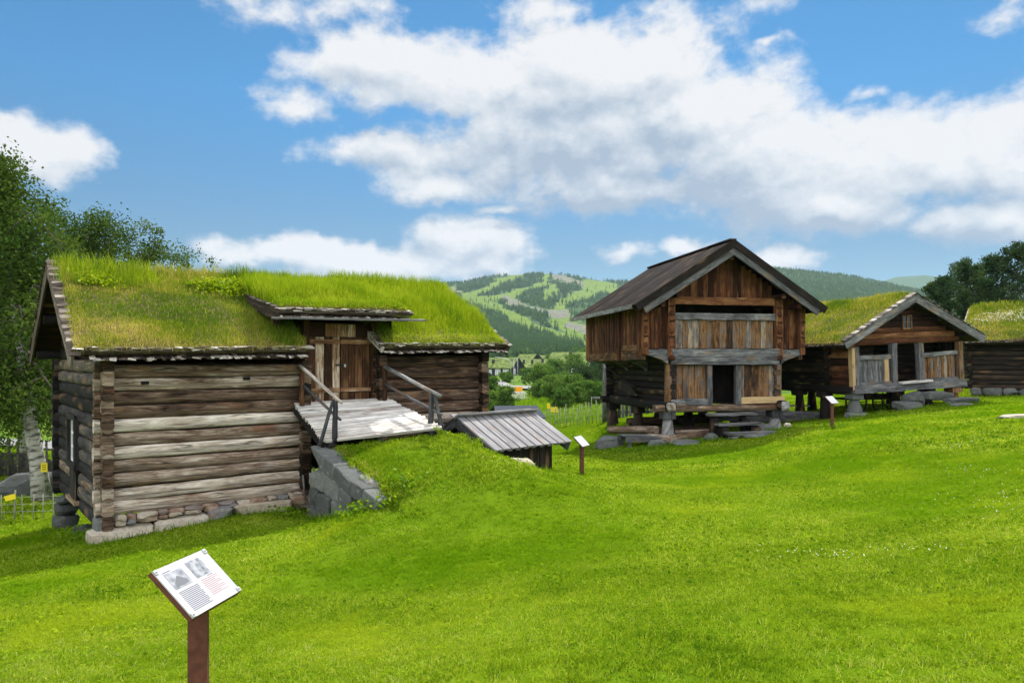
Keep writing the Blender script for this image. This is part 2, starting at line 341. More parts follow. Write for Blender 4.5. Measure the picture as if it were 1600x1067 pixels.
def make_world():
    w=bpy.data.worlds.new('World'); scene.world=w; w.use_nodes=True; nt=w.node_tree; nt.nodes.clear(); N=NT(nt)
    out=N.new('ShaderNodeOutputWorld'); bg=N.new('ShaderNodeBackground'); N.l.new(bg.outputs[0],out.inputs[0])
    sky=N.new('ShaderNodeTexSky'); sky.sky_type='NISHITA'; sky.sun_disc=False
    sky.sun_elevation=SUN_EL; sky.sun_rotation=SUN_AZ; sky.altitude=900; sky.air_density=1.0; sky.dust_density=.25; sky.ozone_density=2.2
    bg.inputs['Strength'].default_value=SKYS
    # cumulus field: azimuth / elevation blobs broken up by fractal noise
    def cloud_group(full):
     g=bpy.data.node_groups.new('cloud_density','ShaderNodeTree')
     g.interface.new_socket('p',in_out='INPUT',socket_type='NodeSocketVector')
     g.interface.new_socket('density',in_out='OUTPUT',socket_type='NodeSocketFloat')
     G=NT(g); gi=G.new('NodeGroupInput'); go=G.new('NodeGroupOutput'); p=gi.outputs[0]
     def ang(px,py):
         a=math.atan((px-800)/F); return a, math.atan((H-py)/F*math.cos(a))
     blobs=[ # px,py, half width, half height, weight
       (610,110,200,75,1),(800,130,260,90,1),(950,115,260,110,1.05),(1080,190,240,110,1),(900,225,330,105,1.05),(640,235,190,48,.85),(700,285,130,40,.7),
       (1180,255,260,115,1),(1420,250,270,100,1.0),(1560,235,200,105,1),(1290,320,230,55,.95),(1560,345,160,50,.85),(1000,290,320,50,.8),
       (500,395,230,38,.95),(735,385,125,62,1.05),(620,415,260,45,.9),(780,322,55,20,.6),
       (1830,230,300,120,1.0),(2150,330,260,80,.95),(-260,330,230,70,.95),(-420,150,260,90,1.0),(75,235,125,62,1),(15,230,75,60,.8),(1200,400,110,36,.95),(1070,393,60,22,.7),(980,392,55,20,.5),
       (430,22,110,34,.33),(560,16,100,30,.33),(400,10,60,30,.26),(1040,12,70,30,.38),(1200,6,70,26,.36),(1570,10,80,30,.42),(460,165,80,36,.48),(860,28,90,40,.5),(1215,60,50,15,.35),(1350,150,50,20,.45)]
     wv=G.new('ShaderNodeTexNoise'); G.l.new(p,wv.inputs['Vector']); wv.inputs['Scale'].default_value=14; wv.inputs['Detail'].default_value=3
     wp=G.vm('ADD',p,G.vm('MULTIPLY',G.vm('SUBTRACT',wv.outputs['Color'],(.5,.5,.5)),(.09,.06,0)))
     acc=None
     for px,py,hw,hh,wt in blobs:
         a,e=ang(px,py); a1,_=ang(px+hw,py); a0,_=ang(px-hw,py); _,e1=ang(px,py-hh); _,e0=ang(px,py+hh)
         d=G.vm('LENGTH',G.vm('MULTIPLY',G.vm('SUBTRACT',wp,(a,e,0)),(2/(a1-a0),2/(e1-e0),1)),out=1)
         v=G.math('MULTIPLY_ADD',d,-wt,wt)
         if acc is None: acc=v
         else:
             x=G.new('ShaderNodeMath',operation='SMOOTH_MAX'); G.put(x.inputs[0],acc); G.put(x.inputs[1],v); x.inputs[2].default_value=.12; acc=x.outputs[0]
     # unseen cumulus added as fill light over the rest of the sky, out of the photographed sector
     sx=N  # (keep the name of the outer builder)
     sep=G.new('ShaderNodeSeparateXYZ'); G.l.new(p,sep.inputs[0])
     side=G.maprange(G.math('ABSOLUTE',sep.outputs[0]),.72,.95,0,1,True)
     top=G.maprange(sep.outputs[1],.5,.7,0,1,True)
     other=G.math('MULTIPLY',G.math('MAXIMUM',side,top),G.maprange(G.noise(p,2.2,3),.30,.52,-.2,.9))
     acc=G.math('MAXIMUM',acc,G.math('SUBTRACT',other,G.math('MULTIPLY',G.math('SUBTRACT',1.0,G.math('MAXIMUM',side,top)),1.0)))
     n=G.noise(G.vm('MULTIPLY',p,(1,1.35,1)),11,10 if full else 4,.6)
     f=G.math('ADD',acc,G.math('MULTIPLY',G.math('SUBTRACT',n,.5),1.25))
     if full: f=G.math('ADD',f,G.math('MULTIPLY',G.math('SUBTRACT',G.noise(G.vm('MULTIPLY',p,(1,1.5,1)),42,5,.55),.5),.34))
     G.l.new(f,go.inputs[0])
     return g
    gfull,glite=cloud_group(True),cloud_group(False)
    co=N.new('ShaderNodeTexCoord'); s=N.new('ShaderNodeSeparateXYZ'); N.l.new(co.outputs['Generated'],s.inputs[0])
    az=N.math('ARCTAN2',s.outputs[0],s.outputs[1]); el=N.math('ARCSINE',s.outputs[2])
    cv=N.new('ShaderNodeCombineXYZ'); N.l.new(az,cv.inputs[0]); N.l.new(el,cv.inputs[1]); v=cv.outputs[0]
    def dens(vec,g=glite):
        x=N.new('ShaderNodeGroup'); x.node_tree=g; N.put(x.inputs[0],vec); return x.outputs[0]
    d0=dens(v,gfull); d1=dens(N.vm('ADD',v,(.008,.022,0)),gfull); d2=dens(N.vm('ADD',v,(.015,.085,0)))
    cov=N.maprange(d0,-.02,.46,0,1,True)
    relief=N.math('MULTIPLY',N.math('SUBTRACT',d0,d1),1.1)
    lit=N.math('ADD',N.math('SUBTRACT',.86,N.math('MULTIPLY',N.maprange(d2,.1,1.05),.88)),relief,clamp=True)
    behind=N.maprange(s.outputs[1],.25,-.35,0,1,True)          # unseen clouds opposite the sun, brightened to fill the shaded fronts
    cc=N.ramp(lit,[(0,(.40,.485,.60)),(.3,(.53,.60,.69)),(.65,(.72,.76,.81)),(1,(.89,.89,.90))])
    cc=N.mix(behind,cc,(2.25,2.25,2.25))
    k=1/(SKYS*2**EXPOSURE)
    cc=N.vm('SCALE',cc,k)
    tint=N.mix(1.0,sky.outputs[0],N.mix(N.maprange(el,.14,.33),SKYLOW,SKYTOP),'MULTIPLY')
    # pale sky towards the horizon, as thin far cloud
    c=N.mix(N.math('MULTIPLY',cov,N.maprange(el,.0,.03,.55,.985)),tint,cc)
    N.l.new(c,bg.inputs[0])
    w.cycles.sampling_method='MANUAL'; w.cycles.sample_map_resolution=512
make_world()

# ------------------------------------------------------------------ terrain
CT,ST=math.cos(R(38.5)),math.sin(R(38.5))
CA=(-7.18,13.0); CZ=-3.22
def cab_local(x,y):
    a=np.asarray(x)-CA[0]; b=np.asarray(y)-CA[1]
    return a*CT+b*ST, -a*ST+b*CT
def cab_world(lx,ly,lz=0): return Vector((CA[0]+lx*CT-ly*ST, CA[1]+lx*ST+ly*CT, CZ+lz))
_cp=[(0,0,-1.7),(-1.53,3.6,-2.02)]
for px,py,d in [(800,1067,3.7),(1600,1067,3.6),(0,1067,4.9),(160,848,13),(0,888,11.5),(420,800,14.6),(500,812,14.2),(600,792,12.3),(0,805,19),(68,782,21),(95,822,17.2),
    (845,731,16.3),(908,744,17),(870,664,45),(940,657,44),(1043,692,27),(955,662,33),(1035,664,32),(1207,672,28),(1300,670,23),(1335,652,28),(1507,628,29.4),
    (1600,622,30),(1600,645,22),(1600,700,14),(1200,750,15),(1000,790,12.3),(1400,800,10),(800,860,9.4),(1200,900,7),(500,905,9.4),(1600,850,6.5),(300,940,8.2),(750,790,12.6)]:
    q=P(px,py,d); _cp.append((q.x,q.y,q.z))
_cp+= [(60*.62,60,-1.2),(4,60,-4.5),(-45,60,-6),(40,40,-.3),(-8,26,-4.4),(-18,28,-4.6),(-30,40,-4.7),(1,24,-3.5),(4,33,-3.5),(30,33,-1.5),(25,60,-1.9),
  (0,140,-5.6),(0,250,-5.2),(90,250,-3.5),(-130,250,-7),(0,400,-5),(250,330,-3),(-250,330,-6),(0,-10,-1.3),(0,-50,0),(-30,-10,-3),(30,0,-.6),(-30,20,-4.6),(100,-100,0),(-200,-100,-4),(0,-400,0),(300,0,0),(-400,0,-5)]
_cp=np.array(_cp)
def _q(x,y):
    r=np.sqrt(x*x+y*y)+1e-6; k=np.log1p(r/6)/r; return x*k,y*k
_cx,_cy=_q(_cp[:,0],_cp[:,1])
def _phi(d2): return np.where(d2>1e-12,d2*np.log(np.maximum(d2,1e-12))*.5,0)
_n=len(_cp); _A=np.zeros((_n+3,_n+3)); _A[:_n,:_n]=_phi((_cx[:,None]-_cx)**2+(_cy[:,None]-_cy)**2)+np.eye(_n)*.002
_A[:_n,_n:]=np.c_[np.ones(_n),_cx,_cy]; _A[_n:,:_n]=_A[:_n,_n:].T
_w=np.linalg.solve(_A,np.r_[_cp[:,2],0,0,0])
def sm(t): t=np.clip(t,0,1); return t*t*(3-2*t)
def base_h(x,y):
    x=np.asarray(x,float); y=np.asarray(y,float); qx,qy=_q(x,y); z=_w[_n]+_w[_n+1]*qx+_w[_n+2]*qy
    for i in range(_n): z=z+_w[i]*_phi((qx-_cx[i])**2+(qy-_cy[i])**2)
    return z
def mound(x,y,z):
    lx,ly=cab_local(x,y); u=np.clip((lx-3.52)/2.1,0,1)
    y0=1.27+.95*u; L=3.9+.6*u; t=(-ly-y0)/L
    ztop=-1.74+.22*u
    w=np.where(t<0,1,1-sm(np.clip(t,0,1)*.93+.0)); w=np.where(t<1,.6*w+.4*np.clip(1-t,0,1)**1.15,0)
    w=w*(1-sm((-t*L-.1)/.8))*sm((lx-3.56)/.12)*(1-sm((lx-5.4)/2.5))
    return z+w*np.maximum(0,ztop-z)
RPY=np.array([(-2500,470),(0,446),(600,446),(640,444.5),(700,443),(728,441),(745,437),(765,432.5),(800,430),(850,427.5),(885,430.5),(940,439),(1000,441),(1100,432),(1200,419),(1250,423),(1330,432),(1378,442),(1420,452),(1470,460),(1600,468),(4000,480)],float)
RP2=np.array([(-2500,480),(600,440),(735,441),(760,450),(1330,460),(1372,442),(1400,433),(1445,430),(1520,440),(1700,470),(4000,480)],float)
def fnoise(x,y,s,o=4,seed=0.0):
    x=np.asarray(x,float); y=np.asarray(y,float)
    return np.array([mn.fractal((a/s+seed,b/s,seed*1.7),1.0,2.0,o) for a,b in zip(x.ravel(),y.ravel())]).reshape(x.shape)
R0,R1,R2=420.0,2200.0,4800.0
def hills_h(x,y,nz):
    r=np.hypot(x,y); px=np.where(y>1,800+F*x/np.maximum(y,1),np.where(x>0,4000,-2500)); px=np.clip(px,-2500,4000)
    ca=np.where(y>1,y/r,.35)
    e1=(H-np.interp(px,RPY[:,0],RPY[:,1]))/F*ca; e2=(H-np.interp(px,RP2[:,0],RP2[:,1]))/F*ca
    e0=base_h(x*R0/r,y*R0/r)/R0
    t=np.clip((r-R0)/(R1-R0),0,1); t2=np.clip((r-R1)/(R2-R1),0,1)
    e=e0+(e1-e0)*t**.78
    e=np.where(r>R1,e1+(e2-e1)*t2-.03*np.sin(math.pi*t2),e)
    z=r*e+nz*14*np.sin(math.pi*np.clip(t,0,1))**.7*np.minimum(1,(r-R0)/200)
    return np.where(r<R0,base_h(x,y),z)
def hz(x,y): return float(mound(np.float64(x),np.float64(y),base_h(x,y)))
def ground(px,d): return Vector(((px-800)/F*d,d,hz((px-800)/F*d,d)))

azs=np.radians(np.concatenate([np.arange(-180,-52,4),np.arange(-52,-42,.5),np.arange(-42,42,.14),np.arange(42,52,.5),np.arange(52,180,4)]))
def polar(radii):
    A,RR=np.meshgrid(azs,radii); return RR*np.sin(A),RR*np.cos(A)
def sheet(name,X,Y,Z,m,attrs=None,fan=False):
    nr,na=X.shape; v=np.stack([X,Y,Z],-1).reshape(-1,3)
    i,j=np.meshgrid(np.arange(nr-1),np.arange(na),indexing='ij'); jn=(j+1)%na
    f=np.stack([i*na+j,(i+1)*na+j,(i+1)*na+jn,i*na+jn],-1)[:,:,::-1].reshape(-1,4)
    loops=f.ravel(); starts=np.arange(len(f))*4
    if fan:
        loops=np.r_[loops,np.arange(na)[::-1]] if False else np.r_[loops,np.arange(na)]; starts=np.r_[starts,len(f)*4]
    return tag(link(name,np_mesh(name,v,loops,starts,attrs,True),m),kind='structure')

def mat_lawn():
    m,N,out=material('lawn_soil_and_thatch'); p=N.pos()
    n=N.noise(p,.5,5,.6); n2=N.noise(p,9,5,.7); n3=N.noise(p,60,3,.6)
    c=N.ramp(n,[(.3,(.07,.155,.004)),(.5,(.11,.20,.005)),(.72,(.165,.24,.007))])
    c=N.mix(N.maprange(n2,.35,.7,0,.5),c,(.06,.11,.004)); c=N.mix(N.maprange(n3,.4,.75,0,.35),c,(.22,.25,.03))
    principled(N,out,c,1.0,N.math('ADD',n2,n3),.8,.04,spec=.0); return m
def mat_meadow():
    m,N,out=material('valley_meadow'); p=N.pos()
    n=N.noise(p,.05,5,.6); n2=N.noise(p,1.1,6,.7)
    c=N.ramp(N.math('ADD',n,N.math('MULTIPLY',N.math('SUBTRACT',n2,.5),.5)),[(.25,(.03,.075,.015)),(.45,(.075,.15,.015)),(.65,(.12,.19,.02)),(.85,(.2,.2,.06))])
    principled(N,out,c,.95,n2,.8,.3,spec=.05); return m
def mat_hill():
    m,N,out=material('mountain_cover'); p=N.pos()
    fo=N.attr('forest').outputs['Fac']; ro=N.attr('rock').outputs['Fac']
    n=N.noise(p,.012,6,.65); n2=N.noise(p,.09,5,.7)
    mea=N.ramp(n2,[(.3,(.075,.14,.03)),(.5,(.125,.195,.032)),(.75,(.19,.225,.06))])
    wood=N.ramp(n2,[(.3,(.035,.075,.04)),(.7,(.075,.135,.055))])
    f=N.maprange(N.math('ADD',fo,N.math('MULTIPLY',N.math('SUBTRACT',n,.5),.7)),.35,.62,0,1,True)
    c=N.mix(f,mea,wood)
    rk=N.maprange(N.math('ADD',ro,N.math('MULTIPLY',N.math('SUBTRACT',n2,.5),.9)),.45,.7,0,.85,True)
    c=N.mix(rk,c,N.ramp(n2,[(.3,(.11,.11,.10)),(.7,(.22,.21,.19))]))
    principled(N,out,c,.95,n2,1.0,6.0,spec=.05); return m
rad1=np.exp(np.linspace(math.log(1.0),math.log(50),200)); X,Y=polar(rad1); Z=mound(X,Y,base_h(X,Y))
sheet('lawn',X,Y,Z,mat_lawn(),fan=True)
rad2=np.exp(np.linspace(math.log(50),math.log(R0),60)); X,Y=polar(rad2); Z=mound(X,Y,base_h(X,Y))
sheet('valley_ground',X,Y,Z,mat_meadow())

# land cover of the mountain (ski runs, scree), as angles seen from the museum yard
RUNS=[([(812,430),(790,436),(766,447),(749,457),(723,468)],5,'m'),([(848,444),(822,451),(802,458),(784,464),(770,470)],5,'m'),
 ([(735,466),(751,472),(782,483),(802,498),(832,511),(868,524),(916,531),(960,536)],8.5,'m'),
 ([(870,500),(905,515),(940,520),(980,524)],12,'m'),([(940,445),(925,455),(905,462),(880,470),(872,486)],8,'m'),([(915,446),(960,452)],9,'m'),([(858,428),(850,440),(870,455)],4,'m'),
 ([(860,455),(850,470)],5,'m'),
 ([(789,466),(817,476),(842,486),(862,491),(885,488)],6,'r'),([(888,506),(916,514),(940,512)],7,'r'),([(686,458),(711,454)],6,'r'),([(868,433),(890,437),(907,443)],4,'r'),
 ([(915,545),(900,555),(950,548)],6,'r'),([(690,455),(770,467)],3,'m')]
def seg_d(px,py,pts):
    best=np.full(px.shape,1e9)
    for (ax,ay),(bx,by) in zip(pts[:-1],pts[1:]):
        dx,dy=bx-ax,by-ay; t=np.clip(((px-ax)*dx+(py-ay)*dy)/(dx*dx+dy*dy),0,1)
        best=np.minimum(best,np.hypot(px-ax-t*dx,(py-ay-t*dy)*1.25))
    return best
def cover(x,y,z):
    yy=np.maximum(y,1); px=800+F*x/yy; py=H-F*z/yy
    jx=fnoise(x,y,90,3,5.5); jy=fnoise(x,y,70,3,1.5); px=px+jx*9; py=py+jy*5
    mead=np.zeros(x.shape); rock=np.zeros(x.shape)
    for pts,w,k in RUNS:
        v=1-sm((seg_d(px,py,pts)-w*.6)/(w*1.0))
        if k=='m': mead=np.maximum(mead,v*.95)
        else: rock=np.maximum(rock,v*.8); mead=np.maximum(mead,v)
    sparse=sm((px-845)/50)*(1-sm((px-1000)/60))*sm((py-462)/20)*(1-sm((py-530)/15))*.45
    low=sm((py-566)/10)*.6
    return 1-np.maximum(np.maximum(mead,sparse),low), rock
rad3=np.r_[np.linspace(R0,R1,130),np.linspace(R1,R2,34)[1:],np.array([5200])]
X,Y=polar(rad3); NZ=fnoise(X,Y,420,4,3.3); Z=hills_h(X,Y,NZ)
rr=np.hypot(X,Y); Z=np.where(rr>R2,hills_h(X*R2/rr,Y*R2/rr,NZ)-(rr-R2)*.05,Z)
fo,ro=cover(X,Y,Z); fo=np.where(np.hypot(X,Y)>2700,1.0,fo)
sheet('hills',X,Y,Z,mat_hill(),{'forest':('FLOAT',fo),'rock':('FLOAT',ro)})
# ------------------------------------------------------------------ foliage builders
def nrm(a): return a/np.maximum(np.linalg.norm(a,axis=-1,keepdims=True),1e-9)
def blades(base, h, w, lean, tint, up=None):
    """arrays of grass blades: base (N,3), height, width, lean vector (N,3)"""
    N=len(base); up=np.tile([0,0,1.],(N,1)) if up is None else up
    a=rng.uniform(0,2*np.pi,N); sd=np.stack([np.cos(a),np.sin(a),np.zeros(N)],-1)
    h=h[:,None]; w=w[:,None]/2
    v=np.stack([base-sd*w,base+sd*w,base+up*h*.55+lean*.33-sd*w*.75,base+up*h*.55+lean*.33+sd*w*.75,base+up*h+lean],1)
    o=np.arange(N)[:,None]*5
    q=(o+np.array([0,1,3,2,2,3,4]))
    return v.reshape(-1,3), q.ravel(), (np.arange(N)[:,None]*7+np.array([0,4])).ravel(), np.repeat(tint,5)
def blade_obj(name, base,h,w,lean,tint,m,parent=None,up=None,off=None):
    v,l,s,t=blades(base,h,w,lean,tint,up)
    if off is not None: v=v-np.array(off)
    return link(name,np_mesh(name,v,l,s,{'tint':('FLOAT',t)}),m,parent)
def leaves_mesh(name, c, size, tint, flat=.35, asp=.6):
    """leaf quads: centres c (N,3), each with a free orientation"""
    N=len(c); n=rng.normal(size=(N,3)); n[:,2]=n[:,2]*1.0+flat; n=nrm(n)
    t=nrm(np.cross(n,rng.normal(size=(N,3)))); b=np.cross(n,t); s=(size if hasattr(size,'__len__') else np.full(N,size))[:,None]*.5
    v=np.stack([c-t*s,c+b*s*asp,c+t*s,c-b*s*asp],1).reshape(-1,3)
    return np_mesh(name,v,np.arange(N*4),np.arange(N)*4,{'tint':('FLOAT',np.repeat(tint,4))})
def scatter(name, pts, rots, scl, idx, sources, m_coll):
    """ONE stuff object: instances of the source meshes on points"""
    c=bpy.data.collections.new(m_coll)
    for s in sources:
        o=bpy.data.objects.new(s.name,s); c.objects.link(o)
    me=np_mesh(name,pts,[],[],{'rot':('FLOAT_VECTOR',rots),'scl':('FLOAT',scl),'pick':('INT',idx)})
    o=link(name,me,None); g=bpy.data.node_groups.new(name,'GeometryNodeTree')
    g.interface.new_socket('Geometry',in_out='INPUT',socket_type='NodeSocketGeometry')
    g.interface.new_socket('Geometry',in_out='OUTPUT',socket_type='NodeSocketGeometry')
    nd=g.nodes; L=g.links; gi=nd.new('NodeGroupInput'); go=nd.new('NodeGroupOutput')
    ci=nd.new('GeometryNodeCollectionInfo'); ci.inputs['Collection'].default_value=c
    ci.inputs['Separate Children'].default_value=True; ci.inputs['Reset Children'].default_value=True
    ip=nd.new('GeometryNodeInstanceOnPoints'); ip.inputs['Pick Instance'].default_value=True
    def na(n,t):
        x=nd.new('GeometryNodeInputNamedAttribute'); x.data_type=t; x.inputs['Name'].default_value=n
        return x.outputs[0]
    L.new(gi.outputs[0],ip.inputs['Points']); L.new(ci.outputs[0],ip.inputs['Instance'])
    L.new(na('pick','INT'),ip.inputs['Instance Index'])
    L.new(na('rot','FLOAT_VECTOR'),ip.inputs['Rotation']); L.new(na('scl','FLOAT'),ip.inputs['Scale'])
    L.new(ip.outputs[0],go.inputs[0])
    md=o.modifiers.new('scatter','NODES'); md.node_group=g
    return tag(o,kind='stuff')

# footprints where no lawn grows: (cabin-local or world boxes) checked by the functions below
def in_box(x,y,ox,oy,th,x0,x1,y0,y1):
    a=x-ox; b=y-oy; c,s=math.cos(th),math.sin(th); lx=a*c+b*s; ly=-a*s+b*c
    return (lx>x0)&(lx<x1)&(ly>y0)&(ly<y1)
def no_lawn(x,y,pad=0.0):
    k=in_box(x,y,CA[0],CA[1],R(38.5),-.1-pad,8.3+pad,.0-pad,5.3+pad)
    k|=in_box(x,y,CA[0],CA[1],R(38.5),3.1-pad,3.68+pad,-3.5-pad*.6,0)            # stone wall
    lx,ly=cab_local(x,y); k|=(lx>3.4-pad)&(lx<5.68+pad*.2)&(ly<0)&(ly>-(1.27+.95*np.clip((lx-3.52)/2.1,0,1))-.02-pad*.8)
    k|=in_box(x,y,-1.2,15.7,R(45),0.2,2.2,-.85,.85)
    return k
def slope(x,y):
    e=.15; z=mound(x,y,base_h(x,y))
    return z,(mound(x+e,y,base_h(x+e,y))-z)/e,(mound(x,y+e,base_h(x,y+e))-z)/e
TUFTS=(420,.016)
def patch(name,size,n,h0,h1,w0,w1,leanf,broad=0):
    # tufts: blades stand in clumps of their own height, colour and lean, with thin places between
    nt=int(size*size*TUFTS[0]); cl=rng.uniform(-size/2,size/2,(nt,2)); ct=rng.uniform(0,1,nt); chh=rng.uniform(.45,1.3,nt); ca=rng.uniform(0,6.28,nt)
    j=rng.integers(0,nt,n); xy=cl[j]+rng.normal(size=(n,2))*TUFTS[1]*rng.uniform(.5,1.3,nt)[j][:,None]
    loose=rng.uniform(0,1,n)<.25; xy[loose]=rng.uniform(-size/2,size/2,(loose.sum(),2))
    b=np.c_[xy,np.full(n,-.015)]
    t=np.clip(ct[j]*.55+rng.uniform(0,.4,n),0,1); t=np.where(rng.uniform(0,1,n)<.02,1.0,t)
    h=rng.uniform(h0,h1,n)*chh[j]; a=ca[j]+rng.normal(size=n)*.8; l=np.stack([np.cos(a),np.sin(a),-.25+0*a],-1)*(h*rng.uniform(.1,leanf,n))[:,None]
    v,lo,s,tt=blades(b,h,rng.uniform(w0,w1,n),l,t)
    if broad:   # clover and plantain leaves low among the blades
        c=np.c_[rng.uniform(-size/2,size/2,(broad,2)),rng.uniform(.01,h1*.8,broad)]
        nn=rng.normal(size=(broad,3))*.45; nn[:,2]+=1; nn=nrm(nn); tv=nrm(np.cross(nn,rng.normal(size=(broad,3)))); bv=np.cross(nn,tv); sz=rng.uniform(w1*1.6,w1*3.4,broad)[:,None]*.5
        q=np.stack([c-tv*sz,c+bv*sz*.8,c+tv*sz,c-bv*sz*.8],1).reshape(-1,3)
        o=len(v); lo=np.r_[lo,o+np.arange(broad*4)]; s=np.r_[s,n*7+np.arange(broad)*4]; v=np.r_[v,q]; tt=np.r_[tt,np.repeat(rng.uniform(.0,.5,broad),4)]
    me=np_mesh(name,v,lo,s,{'tint':('FLOAT',tt)}); me.materials.append(M['lawn_blade']); return me
def lawn_zone(name,d0,d1,size,step,src,half=40,pad=0.0,only=None,fi=0.0,fo=0.0):
    xs=np.arange(-d1,d1,step); ys=np.arange(d0*.35,d1,step); X,Y=np.meshgrid(xs,ys); X=X.ravel()+rng.uniform(-.35,.35,X.size)*step; Y=Y.ravel()+rng.uniform(-.35,.35,Y.size)*step
    r=np.hypot(X,Y); k=(r>d0)&(r<d1)&(np.abs(np.degrees(np.arctan2(X,Y)))<half)&~no_lawn(X,Y,pad)
    if only is not None: k&=only(X,Y)
    if fi: k&=rng.uniform(0,1,len(X))<(r-d0)/fi
    if fo: k&=rng.uniform(0,1,len(X))<(d1-r)/fo
    X=X[k]; Y=Y[k]
    z,gx,gy=slope(X,Y); rot=np.stack([np.arctan(gy),-np.arctan(gx)*np.cos(np.arctan(gy)),np.zeros(len(X))],-1)
    # spin about the local normal: Euler XYZ with the spin first is not available, so vary the picked patch instead
    idx=rng.integers(0,len(src),len(X))
    return scatter(name,np.stack([X,Y,z],-1),rot,rng.uniform(.9,1.15,len(X)),idx,src,name+'_sources')
near=[patch('turf_patch',.5,1700,.022,.062,.0032,.0062,1.1,150) for _ in range(8)]
TUFTS=(210,.024)
mid=[patch('turf_patch',.9,1700,.025,.062,.008,.014,1.1,60) for _ in range(8)]
TUFTS=(60,.05)
far=[patch('turf_patch',1.8,1700,.03,.075,.016,.03,.9,80) for _ in range(6)]
lawn_zone('lawn_grass',2.6,11.0,.5,.36,near,62,fo=3.0)
lawn_zone('lawn_grass',6.0,20.5,.9,.62,mid,48,.36,fi=2.0,fo=2.6)
TUFTS=(300,.02)
edge=[patch('turf_patch',.3,240,.03,.085,.008,.013,.9,14) for _ in range(4)]
lawn_zone('lawn_grass',9,18.5,.3,.16,edge,48,.02,lambda x,y:no_lawn(x,y,.75))
lawn_zone('lawn_grass',16.5,47,1.8,1.3,far,44,fi=1.5)
# white clover heads in drifts
def clover():
    drifts=[(1290,872,90,8,36),(1420,862,70,8,18),(1560,790,70,22,44),(1510,735,80,10,30),(1480,700,60,6,34),(1480,800,60,18,10),(1220,740,200,40,8),(1540,685,50,7,18)]
    pts=[]
    for px,py,sx,sy,n in drifts:
        for _ in range(n):
            x,y=random.gauss(px,sx*.6),random.gauss(py,sy*.6)
            if y<600: continue
            d=10.0; r=(x-800)/F
            for _ in range(12):
                z=hz(r*d,d); d=max(2.5,min(40,.5*d+.5*(-z*F/max(y-H,20))))
            pts.append((r*d,d,hz(r*d,d)+random.uniform(.035,.07)))
    V,Fc=ICO2; V=V[:]; mb=MB(); bm=bmesh.new(); bmesh.ops.create_icosphere(bm,subdivisions=1,radius=1)
    v0=np.array([v.co[:] for v in bm.verts]); f0=[[q.index for q in f.verts] for f in bm.faces]; bm.free()
    for p in pts:
        s=random.uniform(.003,.0065)*(1+p[1]/40); mb.add([(p[0]+a*s,p[1]+b*s,p[2]+c*s*.9) for a,b,c in v0],f0,[(0,0,0)]*len(v0),random.random())
    return tag(mb.build('clover_flowers',M['clover']),kind='stuff')
clover()
def tuft_ring(pts,n,h0,h1,w,spread,m,name='rough_grass',leafy=0):
    """longer uncut grass and weeds around walls, posts and stones: one stuff object"""
    B=[];T=[]
    for x,y,k in pts:
        for _ in range(int(n*k)):
            a,b=x+random.gauss(0,spread),y+random.gauss(0,spread); B.append((a,b,hz(a,b)-.01))
    B=np.array(B); N=len(B); h=rng.uniform(h0,h1,N)*rng.uniform(.5,1,N); a=rng.uniform(0,2*np.pi,N)
    lean=np.stack([np.cos(a),np.sin(a),-.2+0*a],-1)*(h*rng.uniform(.1,.7,N))[:,None]
    return tag(blade_obj(name,B,h,rng.uniform(w*.6,w,N),lean,rng.uniform(0,1,N),m),kind='stuff')

